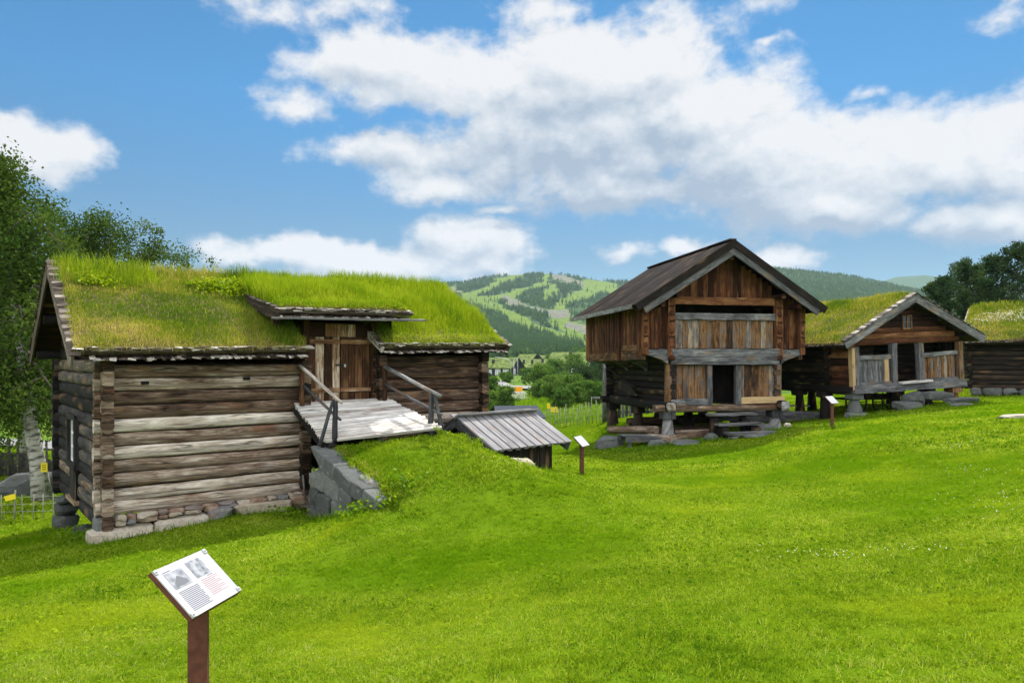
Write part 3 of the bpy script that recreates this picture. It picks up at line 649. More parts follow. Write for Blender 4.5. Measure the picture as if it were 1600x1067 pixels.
# ------------------------------------------------------------------ trees
def tree(name,label,base,h,cr,z0,nleaf,lsize,seed,leaf,bark,trunk_r,lean=(0,0),limbs=22,droop=.25,group=None,cat='tree',multi=1,spread=.36,topf=.35,sq=1.0,trunk_seen=True):
    r=random.Random(seed); base=Vector(base)
    root=empty(name,base); tag(root,label,cat,group)
    mb=MB(); br=MB(); tips=[]
    for mI in range(multi):
        off=Vector((r.uniform(-.5,.5)*(multi>1)*cr*.5,r.uniform(-.5,.5)*(multi>1)*cr*.5,0))
        pts=[]; K=9; hh=h*(1 if mI==0 else r.uniform(.7,.95))
        for i in range(K+1):
            t=i/K; pts.append(off*(.3+.7*t)+Vector((lean[0]*t*h+r.uniform(-.012,.012)*h*t,lean[1]*t*h+r.uniform(-.012,.012)*h*t,hh*t*.96-(.15 if i==0 else 0))))
        mb.tube(pts,[trunk_r*(1.25 if i==0 else 1)*(1-.93*(i/K)**.9) for i in range(K+1)],9)
        def at(t):
            f=t*K; i=min(K-1,int(f)); return pts[i].lerp(pts[i+1],f-i)
        nl=max(5,limbs//multi)
        for i in range(nl):
            t=z0/h+(1-z0/h)*((i+r.random())/nl)**.85*.97; p=at(min(t,.99)); az=i*2.4+r.uniform(-.5,.5)
            u=(t-z0/h)/(1-z0/h+1e-6); prof=(1-(abs(u-topf)/(1-topf if u>topf else topf+.35))**2)**.5 if abs(u-topf)<(1-topf if u>topf else topf+.35) else .15
            L=cr*max(.18,prof)*r.uniform(.75,1.15)
            el=r.uniform(.15,.7)+u*.5; d=Vector((math.cos(az)*math.cos(el),math.sin(az)*math.cos(el),math.sin(el)))
            q=[p]; n=4
            for k in range(1,n+1):
                s=k/n; q.append(p+d*(L*s)+Vector((0,0,-droop*L*s*s))+Vector((r.uniform(-.06,.06),r.uniform(-.06,.06),r.uniform(-.06,.06)))*L)
            rr=trunk_r*.34*(1-.6*u); br.tube(q,[rr*(1-.8*k/n)+.004 for k in range(n+1)],5)
            for k in range(1,n+1):
                for _ in range(2):
                    d2=Vector((r.gauss(0,1),r.gauss(0,1),r.gauss(.1,.8))).normalized(); l2=L*r.uniform(.15,.42)
                    e=q[k]+d2*l2+Vector((0,0,-droop*l2))
                    br.tube([q[k],q[k].lerp(e,.5)+Vector((0,0,.03*l2)),e],[rr*.3*(1-.7*k/n)+.003,rr*.16+.002,.002],4)
                    tips+= [e,q[k].lerp(e,.6)]
            tips.append(q[-1])
    mb.build('trunk',bark,root); br.build('branches',M['trunk'],root)
    tips=np.array([t[:] for t in tips]); w=rng.uniform(.3,1.6,len(tips)); w/=w.sum()
    j=rng.choice(len(tips),nleaf,p=w); sg=cr*spread*.5
    csz=rng.uniform(.5,1.3,len(tips))
    c=tips[j]+nrm(rng.normal(size=(nleaf,3)))*(rng.uniform(0,1,nleaf)**.4)[:,None]*np.array([1,1,.75])*sg*csz[j][:,None]*1.05
    hang=np.minimum(rng.exponential(1,nleaf),2.2)*droop*sg*.9; c[:,2]-=hang
    ct=rng.uniform(0,1,len(tips))
    me=leaves_mesh('crown',c,rng.uniform(.6,1.25,nleaf)*lsize,np.clip(ct[j]*.6+rng.uniform(0,.4,nleaf),0,1))
    link('crown',me,leaf,root)
    return root

# conifers and birches of the mountain: ONE uncountable wood
def conifer_mesh(seed):
    r=np.random.default_rng(seed); h=1.0; V=[];T=[]
    for z in np.linspace(.1,.97,13):
        k=9 if z<.7 else 6; rad=.21*(1-z)**.85+.012
        for a in np.arange(k)*2*np.pi/k+r.uniform(0,2):
            rr=rad*r.uniform(.7,1.2); d=np.array([np.cos(a),np.sin(a),0]); s=np.array([-d[1],d[0],0])
            V+= [np.array([0,0,z+.05])-s*rr*.3, np.array([0,0,z+.05])+s*rr*.3, d*rr+np.array([0,0,z-.06*r.uniform(.6,1.4)])]; T+=[r.uniform(.1,.8)]*3
    v=np.array(V); me=np_mesh('conifer',v,np.arange(len(v)),np.arange(0,len(v),3),{'tint':('FLOAT',T)}); me.materials.append(M['spruce']); return me
def birchlet_mesh(seed):
    r=np.random.default_rng(seed); n=150; c=nrm(r.normal(size=(n,3)))*(r.uniform(.4,1,n)**.5)[:,None]*np.array([.3,.3,.45])*(1+.2*r.normal(size=(n,1)))+[0,0,.52]
    me=leaves_mesh('small_birch',c,r.uniform(.1,.2,n),r.uniform(.35,1,n)); me.materials.append(M['spruce']); return me
def forest():
    N=170000; az=rng.uniform(-.80,.80,N); r=R0+25+(R1+500-R0)*rng.uniform(0,1,N)**1.35
    px=800+F*np.tan(az); keep=((px>600)&(px<1010))|((px>1150)&(px<1500)); keep|=rng.uniform(0,1,N)<.5
    az=az[keep]; r=r[keep]; x=r*np.sin(az); y=r*np.cos(az)
    # heights from a coarse copy of the same relief noise
    nz=fnoise(x,y,420,4,3.3); z=hills_h(x,y,nz); fo,ro=cover(x,y,z)
    n=fnoise(x,y,60,3,8.0)
    k=(fo+n*.5>rng.uniform(.52,.85,len(x)))|((rng.uniform(0,1,len(x))<.03)&(ro<.3)); x,y,z=x[k],y[k],z[k]; r=r[k]
    N=len(x); s=rng.uniform(6,11.5,N)*np.where(rng.uniform(0,1,N)<.1,1.25,1)
    pxx=800+F*x/y; con=rng.uniform(0,1,N)<np.where(pxx>1150,.35,.78); idx=np.where(con,rng.integers(0,4,N),4+rng.integers(0,3,N)); s=np.where(con,s,s*.75)
    rot=np.zeros((N,3)); rot[:,2]=rng.uniform(0,6.28,N)
    print('forest',N)
    return scatter('forest',np.stack([x,y,z-.3],-1),rot,s,idx,[conifer_mesh(i) for i in range(4)]+[birchlet_mesh(9+i) for i in range(3)],'forest_sources')
forest()
# ------------------------------------------------------------------ turf-roofed log cabin
XU,YV,ZU=Vector((1,0,0)),Vector((0,1,0)),Vector((0,0,1))
def logwall(mb,axis,a0,a1,fixed,z0,z1,n,ext=.17,tint=lambda k,n:random.random(),rh=.085,holes=(),half=False):
    mb.group()
    """stack of n logs along axis 'x' or 'y' at the other coordinate = fixed; holes = (from, to, zlow, zhigh) openings"""
    hh=(z1-z0)/n
    for k in range(n):
        zc=z0+(k+.5)*hh; segs=[(a0-ext,a1+ext)]
        for h0,h1,za,zb in holes:
            if za<zc<zb:
                new=[]
                for s0,s1 in segs:
                    if h0>s0 and h1<s1: new+=[(s0,h0),(h1,s1)]
                    else: new.append((s0,s1))
                segs=new
        for s0,s1 in segs:
            zj=random.uniform(-.008,.008); p=(lambda s:(s,fixed,zc+zj)) if axis=='x' else (lambda s:(fixed,s,zc+zj))
            mb.log(p(s0),p(s1),(0,0,1),hh*.492,rh*random.uniform(.95,1.25),tint(k,n),sq=.66,wob=.02)
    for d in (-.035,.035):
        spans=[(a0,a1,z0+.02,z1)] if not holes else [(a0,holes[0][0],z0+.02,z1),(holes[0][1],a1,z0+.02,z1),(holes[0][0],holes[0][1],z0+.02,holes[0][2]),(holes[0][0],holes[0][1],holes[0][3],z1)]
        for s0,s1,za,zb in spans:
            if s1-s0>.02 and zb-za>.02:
                q=[(s0,za),(s1,za),(s1,zb),(s0,zb)]; mb.poly([((u,fixed+d,w) if axis=='x' else (fixed+d,u,w)) for u,w in q],[[0,1,2,3]],-.9)  # near-black sheet behind the logs, painting shadow lines into the seams
def turf_slab(mb, corners, thick, bump=.05, nx=40, ny=18, soil_edges=True):
    """sod as one lumpy bed over the quad a,b (eave left,right), c,d (ridge right,left)"""
    a,b,c,d=[Vector(q) for q in corners]; n=(b-a).cross(d-a).normalized(); z=random.uniform(0,50); vs=[]
    for lay in (0,1):
        for j in range(ny+1):
            for i in range(nx+1):
                u,v=i/nx,j/ny; p=(a*(1-u)+b*u)*(1-v)+(d*(1-u)+c*u)*v
                if lay:
                    e=min(min(u,1-u)*nx/2.0,min(v,1.0)*ny/1.2+.25,1)
                    p=p+n*(thick*(.45+.55*e**.5)+bump*mn.fractal((p.x*1.1+z,p.y*1.1,p.z),1,2,3)*min(1,e+.3))
                vs.append(p)
    m=(nx+1)*(ny+1); fs=[]
    for j in range(ny):
        for i in range(nx):
            o=j*(nx+1)+i; fs.append([m+o,m+o+1,m+o+nx+2,m+o+nx+1]); fs.append([o,o+nx+1,o+nx+2,o+1])
    ring=[i for i in range(nx)]+[j*(nx+1)+nx for j in range(ny)]+[ny*(nx+1)+i for i in range(nx,0,-1)]+[j*(nx+1) for j in range(ny,0,-1)]
    for q in range(len(ring)):
        i,j=ring[q],ring[(q+1)%len(ring)]; fs.append([i,j,m+j,m+i])
    mb.poly(vs,fs,.5,True)
    def top(u,v):
        p=(a*(1-u)+b*u)*(1-v)+(d*(1-u)+c*u)*v
        e=min(min(u,1-u)*nx/2.0,v*ny/1.2+.25,1); return p+n*(thick*(.45+.55*max(e,0)**.5)+bump*mn.fractal((p.x*1.1+z,p.y*1.1,p.z),1,2,3)*min(1,e+.3))
    return top,n
def roof_blades(name,top,n,count,hf,m,parent,wd=.012,tintf=None,dens=None,leanf=.5,over=0.0):
    """grass of a sod roof. hf(u,v)->height"""
    B=[];Hh=[];T=[]; z=random.uniform(0,50)
    while len(B)<count:
        u,v=random.random()*(1+2*over)-over,random.random()
        if dens and random.random()>dens(u,v): continue
        p=top(min(max(u,0),1),v); B.append(p[:]); Hh.append(hf(u,v)*random.uniform(.45,1.1)); T.append(1.0 if random.random()<.06 else (tintf(u,v) if tintf else .5)+random.gauss(0,.2))
    B=np.array(B); N=len(B); Hh=np.array(Hh); a=rng.uniform(0,2*np.pi,N)
    l=np.stack([np.cos(a),np.sin(a),-.15+0*a],-1)*(Hh*rng.uniform(.05,leanf,N))[:,None]
    # ragged fringe of dead grass hanging over the eave
    K=int(count*.05); k=rng.integers(0,N,K)
    E=np.array([top(random.random(),random.uniform(0,.035))[:] for _ in range(K)]); ev=(Vector(top(.5,0.0))-Vector(top(.5,.2))).normalized(); ev=np.array([ev.x,ev.y,ev.z-.35])
    eh=rng.uniform(.02,.06,K); el=ev[None]*rng.uniform(.04,.14,K)[:,None]+rng.normal(size=(K,3))*.025
    B=np.r_[B,E]; Hh=np.r_[Hh,eh]; l=np.r_[l,el]; T=list(T)+list(rng.uniform(.7,1.1,K)); N+=K
    return blade_obj(name,B,Hh,rng.uniform(wd*.6,wd*1.3,N),l,np.clip(np.array(T),0,1),m,parent)
def ragged_edge(mb,p0,p1,out,down,n,l0,l1,w,th=.014,tints=(.2,1)):
    """row of split birch-bark / shingle ends along a roof edge"""
    p0=Vector(p0);p1=Vector(p1);ax=(p1-p0);L=ax.length;ax=ax/L; d=(Vector(out)+Vector(down)).normalized()
    for i in range(n):
        t=(i+random.uniform(.1,.9))/n; c=p0+ax*(L*t)+Vector((0,0,random.uniform(-.012,.012)))
        ln=random.uniform(l0,l1); dd=(d+ax*random.uniform(-.25,.25)+Vector((0,0,random.uniform(-.12,.12)))).normalized()
        mb.plank(c-dd*.05,c+dd*ln,ax,random.uniform(.6,1.3)*w,th*random.uniform(.6,1.4),random.uniform(*tints),jit=.012,seg=1)
def boards(mb,p0,p1,up,h,n,th,tint=None,gap=.014,off=0.0,wave=.25,jit=.004,proud=.012):
    """n vertical boards between p0 and p1 (bottom line), each of height h (number or function of t)"""
    mb.group(); p0=Vector(p0);p1=Vector(p1);ax=p1-p0;L=ax.length;ax=ax/L;up=Vector(up); nn=ax.cross(up)
    ws=[random.uniform(1-wave,1+wave) for _ in range(n)]; s=sum(ws); x=0
    for w in ws:
        w=w/s*L; c=p0+ax*(x+w/2); hh=h((x+w/2)/L) if callable(h) else h; o=nn*random.uniform(-proud,proud)
        if hh>.03: mb.plank(c+o,c+o+up*hh,ax,w-gap,th,random.random() if tint is None else tint(),jit=jit)
        x+=w

def cabin():
    root=empty('log_cabin',(CA[0],CA[1],CZ),R(38.5))
    tag(root,'large grey log cabin with tall green turf roof, dormer entrance and plank bridge','log cabin','turf-roofed log buildings')
    ze=lambda x:3.15+.017*x                      # eave height (top of wall)
    # foundation of dry stone
    mb=MB(); mb.group(); x=-.28
    for w,t in ((1.05,.84),(.98,.86),(.46,.42),(1.2,.76),(.6,.62),(.5,.3)):
        g=max(0,x)/3.6*.2
        mb.rock((x+w/2,-.07,g+.08+random.uniform(-.02,.02)),(w*1.0,.46,.36+random.uniform(-.03,.04)),random.uniform(-.04,.04),.27,.1,t,ry=random.uniform(-.03,.03),cuts=4); x+=w*.97
    x=.12
    while x<3.5:
        w=random.uniform(.14,.36); g=x/3.6*.14; n=2 if x<2.2 else 1; t=random.choice([.4,.5,.6,.7,.8,.9])
        if 1.35<x<1.6: t=1.05
        for r in range(n):
            h=(.42-.27-g)/n*1.25+.035; mb.rock((x+w/2,-.07+random.uniform(-.02,.02),.28+g+(r+.45)*(.15-g*.7)/n),(w*1.04,.28,max(.10,h)),random.uniform(-.06,.06),.5,.12,t if r else random.choice([.35,.5,.62,.75,.85]),ry=random.uniform(-.06,.06))
        x+=w
    mb.poly([(-.05,.12,-.5),(3.7,.12,-.4),(3.7,.12,.44),(-.05,.12,.40)],[[0,1,2,3]],.0)
    mb.build('stone_foundation',M['stone'],root)
    mb=MB(); mb.group()
    for yy,w,hh,zz in ((5.0,.7,.4,-.55),(5.05,.6,.3,-.25),(4.95,.5,.22,-.02)): mb.rock((.05,yy,zz),(.5,w,hh),.1,.4,.1,random.uniform(.1,.35))
    mb.build('corner_stones',M['granite'],root)
    mb=MB(); mb.rock((.05,2.6,-.45),(.5,.5,.5),.1,.4,.1,.2); mb.build('middle_stone',M['granite'],root)
    mb=MB(); mb.rock((-.02,-.02,.27),(.34,.34,.36),.05,.3,.05,.62); mb.build('corner_block',M['granite'],root)
    # long wall, left block and right block
    lt=lambda k,n: min(1,max(0,[.66,.58,.5,.48,.68,.52,.66,.42,.37,.48,.36][k]+random.uniform(-.06,.06)))
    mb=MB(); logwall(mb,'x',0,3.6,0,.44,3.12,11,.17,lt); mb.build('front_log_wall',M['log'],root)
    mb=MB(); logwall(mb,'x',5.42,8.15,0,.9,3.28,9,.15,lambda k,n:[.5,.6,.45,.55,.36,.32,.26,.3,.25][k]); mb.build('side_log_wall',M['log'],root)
    # near-black blocks painting the shade of little notches in the upper logs
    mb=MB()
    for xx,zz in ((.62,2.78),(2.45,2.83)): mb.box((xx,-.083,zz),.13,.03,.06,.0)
    mb.build_split('peg_hole_shade',M['void'],root)
    # partition log ends at x=3.6 and 5.42, and the gable walls
    dk=lambda k,n: random.uniform(.05,.75)
    ends=MB()
    for xx,z0,z1,n in ((0,.20,3.25,12),(3.62,.3,3.2,12),(5.38,1.0,3.3,9),(8.17,.8,3.4,10)):
        hh=(z1-z0)/n; ends.group()
        for k in range(n):
            zc=z0+(k+.5)*hh; ends.log((xx,-.2-random.uniform(0,.05),zc),(xx,.3,zc),(0,0,1),hh*.5,.1,random.choice([.2,.3,.42,.5]) if xx<1 else random.uniform(.1,.42),n=16,sq=.36,segl=.12,wob=.004)
    ends.build_split('corner_log_ends',M['log'],root)
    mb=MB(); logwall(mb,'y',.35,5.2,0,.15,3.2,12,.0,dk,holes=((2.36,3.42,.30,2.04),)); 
    for k in range(7):
        z=3.2+.125+k*.25; half=max(.1,(5.0-z)/1.72*2.6); mb.log((0,2.6-half,z),(0,2.6+half,z),(0,0,1),.135,.085,random.uniform(.05,.5),sq=.62)
    for k in range(12):
        z=.15+(k+.5)*3.05/12; mb.log((-.2,5.2,z),(.3,5.2,z),(0,0,1),.125,.1,random.uniform(.05,.5),sq=.7,segl=.12)
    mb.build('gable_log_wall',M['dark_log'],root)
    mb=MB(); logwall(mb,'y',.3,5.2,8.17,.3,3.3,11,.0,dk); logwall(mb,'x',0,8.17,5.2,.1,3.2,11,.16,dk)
    for k in range(7):
        z=3.3+.125+k*.25; half=max(.1,(5.1-z)/1.72*2.6); mb.log((8.17,2.6-half,z),(8.17,2.6+half,z),(0,0,1),.135,.085,random.uniform(.05,.5),sq=.62)
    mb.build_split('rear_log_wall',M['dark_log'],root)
    # gable window (white muntins) with dark frame and blind panel below
    mb=MB()
    for p0,p1,w in (((-.09,2.42,1.0),(-.09,2.42,2.06),.12),((-.09,3.36,1.0),(-.09,3.36,2.06),.12)): mb.plank(p0,p1,(0,1,0),w,.14,.35)
    for z in (1.02,2.02): mb.plank((-.092,2.36,z),(-.092,3.42,z),(0,0,1),.11,.145,.35)
    win=mb.build('window_frame',M['dark_log'],root)
    mb=MB(); 
    for y in (2.52,2.89,3.26): mb.plank((-.075,y,1.08),(-.075,y,1.96),(0,1,0),.045,.03,.5)
    for z in (1.1,1.38,1.67,1.94): mb.plank((-.073,2.5,z),(-.073,3.28,z),(0,0,1),.04,.032,.5)
    mb.build('muntins',M['white_paint'],win)
    mb=MB(); mb.box((-.05,2.89,1.52),.012,.8,.9); mb.build('pane',M['glass'],win)
    mb=MB(); boards(mb,(-.1,2.42,.34),(-.1,3.36,.34),(0,0,1),.64,4,.04,lambda:random.uniform(.1,.4)); mb.plank((-.12,2.3,.31),(-.12,3.48,.31),(0,0,1),.07,.1,.95)
    mb.build('blind_panel',M['dark_log'],root)
    # entrance: door leaves, posts, lintel boards
    zd=2.28
    mb=MB(); boards(mb,(3.82,.16,zd),(4.52,.16,zd),(0,0,1),1.40,4,.04,lambda:random.choice([.2,.35,.45,.75]))
    for z in (zd+.26,zd+1.30): mb.plank((3.80,.125,z),(4.52,.125,z),(0,0,1),.09,.035,.6)
    dl=mb.build('door_leaf',M['board'],root)
    mb=MB(); boards(mb,(4.54,.16,zd),(5.24,.16,zd),(0,0,1),1.40,4,.04,lambda:random.choice([.3,.4,.45,.5]))
    for z in (zd+.26,zd+1.30): mb.plank((4.54,.125,z),(5.26,.125,z),(0,0,1),.09,.035,.58)
    dr=mb.build('door_leaf',M['board'],root)
    mb=MB(); mb.plank((4.42,.115,zd+.80),(4.66,.115,zd+.80),(0,0,1),.035,.02); mb.build('hasp',M['iron'],dr)
    mb=MB(); mb.box((4.62,.09,zd+.785),.04,.025,.06); mb.build('padlock',M['steel'],dr)
    mb=MB()
    mb.plank((3.74,.10,zd-.05),(3.74,.10,zd+1.75),(1,0,0),.13,.12,.3); mb.plank((5.33,.10,zd-.05),(5.33,.10,zd+1.75),(1,0,0),.15,.12,.3)
    boards(mb,(4.18,.14,zd+1.41),(4.9,.14,zd+1.41),(0,0,1),.27,3,.03,lambda:random.uniform(.5,.75))
    mb.plank((3.66,.18,zd+1.55),(5.4,.18,zd+1.55),(0,0,1),.3,.04,.05)
    mb.build('door_frame',M['board'],root)
    # roof beds
    rz=4.93; yr=2.6; ov=.42
    L,Rr=-.55,8.62
    mb=MB()
    topA,nA=turf_slab(mb,[(L,-ov,3.27),(3.5,-ov,3.34),(3.5,yr,rz),(L,yr,rz)],.20,.06,34,20)
    topB,nB=turf_slab(mb,[(5.28,-ov,3.42),(Rr,-ov,3.48),(Rr,yr,rz+.06),(5.28,yr,rz+.03)],.20,.06,30,20)
    topD,nD=turf_slab(mb,[(2.92,-.58,4.10),(5.80,-.58,4.16),(5.80,1.95,4.66),(2.92,1.95,4.60)],.20,.05,28,16); topM,nM=turf_slab(mb,[(3.3,1.2,4.16),(5.5,1.2,4.19),(5.5,yr,rz+.03),(3.3,yr,rz+.01)],.20,.05,22,10)
    topC,nC=turf_slab(mb,[(Rr,5.62,3.46),(L,5.62,3.3),(L,yr,rz+.02),(Rr,yr,rz+.08)],.22,.06,44,12)
    bed=mb.build('turf_roof',M['soil'],root)
    # boarding under the sod, eave logs, verge boards
    mb=MB()
    for (x0,x1,y0,z0,y1,z1) in ((L,3.5,-ov,3.24,yr,4.9),(5.28,Rr,-ov,3.4,yr,4.93),(2.92,5.8,-.58,4.06,1.9,4.54),(3.4,5.4,1.2,4.1,yr,4.9),(L,Rr,5.62,3.27,yr,4.9)):
        n=Vector((0,-(z1-z0),abs(y1-y0))).normalized()
        for k in range(10):
            f0,f1=k/10,(k+1)/10-.004
            a=Vector((x0,y0+(y1-y0)*(f0+f1)/2,z0+(z1-z0)*(f0+f1)/2-.02)); mb.plank(a,a+XU*(x1-x0),(0,y1-y0,z1-z0),math.hypot(y1-y0,z1-z0)/10,.03,.2,seg=2)
    for xx in (3.05,5.66): # cheeks of the dormer
        mb.poly([(xx,-.1,3.3),(xx,.35,3.3),(xx,1.8,4.5),(xx,-.1,4.12)],[[0,1,2,3]],.2)
    mb.build('roof_boarding',M['brown_board'],root)
    mb=MB()
    for x0,x1,z,y in ((L+.05,3.62,3.22,-ov-.02),(5.2,Rr+.08,3.37,-ov-.02),(2.88,5.86,4.05,-.60)):
        up=.12 if x0!=2.88 else .10
        mb.log((x0,y+.02,z+up),(x1,y+.02,z+up+.017*(x1-x0)),(0,0,1),.05,.07,.35,sq=.8)
        ragged_edge(mb,(x0,y,z+up+.06),(x1,y,z+up+.06+.017*(x1-x0)),(0,-1,0),(0,0,-.12),int((x1-x0)*11),.05,.12,.15,tints=(.45,1))
        ragged_edge(mb,(x0,y-.03,z+up+.03),(x1,y-.03,z+up+.03+.017*(x1-x0)),(0,-1,0),(0,0,-.5),int((x1-x0)*9),.02,.07,.14,tints=(.1,.9))
        ragged_edge(mb,(x0+.05,y+.02,z+.0),(x1-.05,y+.02,z+.0+.017*(x1-x0)),(0,-1,0),(0,0,-.35),int((x1-x0)*16),.05,.14,.09,tints=(.1,1.0))
        ragged_edge(mb,(x0,y+.05,z+.03),(x1,y+.05,z+.03+.017*(x1-x0)),(0,-1,0),(0,0,-.2),int((x1-x0)*8),.03,.08,.15,tints=(.0,.4))
    mb.build('eave_shingles',M['bark'],root)
    mb=MB()
    mb.plank((2.72,-.74,4.0),(6.12,-.74,4.06),(0,1,.1),.16,.035,.75); mb.build('gutter_board',M['grey_board'],root)
    def verge(x,y0,z0,y1,z1,w,tint,off):
        mb=MB(); mb.plank((x,y0,z0),(x,y1,z1),(0,-(z1-z0),y1-y0),w,.045,tint,jit=.01)
        s=Vector((0,y1-y0,z1-z0)); n=Vector((0,-(z1-z0),(y1-y0))).normalized(); n=n if n.z>0 else -n
        k=int(s.length*9)
        for i in range(k):
            p=Vector((x,y0,z0))+s*((i+.5)/k)+n*(w/2+.02); mb.plank(p-XU*.045,p+XU*(.07+off)+n*random.uniform(0,.03),s,random.uniform(.08,.15),.02,random.uniform(.1,.62),jit=.01,seg=1)
        return mb
    v=verge(L-.03,-ov-.1,3.14,yr,rz+.1,.26,.45,.05); v.build('verge_board',M['bark'],root)
    v=verge(L-.03,5.7,3.14,yr,rz+.1,.26,.35,.05); v.build('verge_board',M['bark'],root)
    v=verge(Rr+.03,-ov-.1,3.4,yr,rz+.16,.24,.3,.0); v.build('verge_board',M['bark'],root)
    v=verge(2.90,-.62,4.07,1.35,4.46,.22,.25,.0); v.build('verge_board',M['bark'],root)
    v=verge(5.22,-.5,3.40,.25,3.80,.14,.9,.0); v.build('verge_board',M['bark'],root)
    # purlin ends in the gable
    mb=MB()
    for y,z in ((.1,3.30),(1.3,4.05),(2.6,4.74),(3.9,4.05),(5.1,3.30)): mb.log((-.5,y,z),(.4,y,z),(0,0,1),.1,.1,.2)
    mb.build_split('purlin_ends',M['dark_log'],root)
    # the grass itself
    gp=lambda u,v:mn.fractal((u*5,v*3,2.2),1,2,3)
    wet=lambda u: 1/(1+math.exp(-(u-.86)*26))
    roof_blades('roof_grass',topA,nA,60000,lambda u,v:.055+.05*max(0,gp(u,v)+.2)+.18*max(0,v-.72)/.28*(random.random()<.35)+.16*wet(u),M['roof_dry'],bed,.009,
        lambda u,v:.43+.5*gp(u*1.0,v+3)+.16*(v<.22)-.35*(v>.3)*(v<.62)*(u>.08)-.45*wet(u)+.1*(u<.07)-.12*(v>.7))
    roof_blades('roof_weeds',topA,nA,3000,lambda u,v:.20+.2*v if (v>.68 or u>.88) else .15,M['roof_lush'],bed,.009,lambda u,v:.45,dens=lambda u,v:1 if (v>.68 and u<.45) or u>.88 else .1)
    roof_blades('roof_grass',topM,nM,9000,lambda u,v:.26,M['roof_lush'],bed,.012,lambda u,v:.5+.3*gp(u,v),leanf=.45)
    roof_blades('roof_grass',topD,nD,27000,lambda u,v:.10+.27*sm(np.float64((v-.1)/.3)),M['roof_lush'],bed,.012,lambda u,v:.55+.3*gp(u,v)-.15*(v<.15),leanf=.45)
    roof_blades('roof_grass',topB,nB,30000,lambda u,v:.08+.30*sm(np.float64((v-.06)/.3)),M['roof_lush'],bed,.012,lambda u,v:.5+.35*gp(u,v)-.1*(u<.35)+.25*(v<.08),leanf=.5,over=.01)
    roof_blades('roof_grass',topC,nC,12000,lambda u,v:.15+.2*max(0,v-.5),M['roof_dry'],bed,.014,lambda u,v:.5+.3*gp(u,v))
    # leafy low weeds on the bare roof
    c=[]
    for _ in range(420):
        u,v=random.choice([(.18,.72),(.78,.70),(.82,.78),(.95,.80),(.7,.76)]); u+=random.gauss(0,.045); v+=random.gauss(0,.04)
        if 0<u<1 and 0<v<1:
            for _ in range(5): c.append((topA(u,v)+Vector((random.gauss(0,.05),random.gauss(0,.05),random.uniform(.06,.16))))[:])
    link('leafy_weeds',leaves_mesh('leafy_weeds',np.array(c),.075,rng.uniform(.2,1,len(c)),1.0),M['roof_lush'],bed)
cabin()

# ------------------------------------------------------------------ plank bridge, stone ramp wall, ladder
def bridge():
    BL=P(460,632,15.02); BR=P(606,623,16.45); FR=P(692,668.5,14.72); FL=P(504,690,14.15)
    root=empty('plank_bridge',cab_world(3.9,-1.0,.9)); off=root.location
    tag(root,'weathered silver plank bridge with railings leading up to the cabin doors','bridge')
    mb=MB(); n=17
    for i in range(n):
        t=(i+.5)/n; a=BL.lerp(FL,t); b=BR.lerp(FR,t); d=(BL-FL)/n; d2=(BR-FR)/n
        wd=(d.length+d2.length)/2*.99; sag=Vector((0,0,random.uniform(-.012,.012)))
        mb.plank(a+sag+(a-b).normalized()*random.uniform(-.012,.02),b+sag+(b-a).normalized()*random.uniform(-.02,.03),(d+d2).normalized(),wd*random.uniform(.93,1.0),.05,None,jit=.008,seg=4)
    mb.build('deck',M['silver'],root,off)
    mb=MB()
    for t in (.08,.5,.92):
        a=BL.lerp(BR,t)-Vector((0,0,.12)); b=FL.lerp(FR,t)-Vector((0,0,.12)); mb.log(a,b,(0,0,1),.08,.08,.3)
    mb.plank(BL+Vector((0.02,0,-.09)),FL+Vector((.02,0,-.09)),(0,0,1),.16,.06,.2)
    mb.build('bearers',M['dark_log'],root,off)
    def rail(name,pts,r,m=M['grey_board'],tint=.4):
        mb=MB(); q=[pts[0].lerp(pts[1],i/6)+Vector((random.uniform(-.006,.006),random.uniform(-.006,.006),random.uniform(-.006,.006))) for i in range(7)]
        mb.tube(q,[r*(1.1-.2*i/6) for i in range(7)],9,tint); mb.build(name,m,root,off)
    rail('railing_post',[P(472,633,15.0),P(472,572,15.0)],.045,M['board'],.4)
    rail('railing_post',[P(523,690,14.22),P(524,626,14.22)],.052,M['grey_board'],.2)
    rail('brace',[P(499,697,14.05),P(521,624,14.2)],.035,M['grey_board'],.3)
    rail('handrail',[P(468,571,15.0),P(534,629,14.05)],.035,M['silver'],.1)
    rail('handrail',[P(474,603,14.95),P(532,656,14.2)],.03,M['grey_board'],.3)
    rail('railing_post',[P(600,626,16.2),P(600,572,16.2)],.05,M['board'],.25)
    rail('railing_post',[P(673,669,14.95),P(674,613,14.95)],.055,M['grey_board'],.3)
    rail('brace',[P(691,668,14.85),P(678,614,14.95)],.04,M['grey_board'],.3)
    rail('handrail',[P(601,573,16.2),P(688,619,14.75)],.042,M['grey_board'],.8)
    rail('handrail',[P(602,601,16.2),P(690,648,14.75)],.03,M['grey_board'],.5)
bridge()
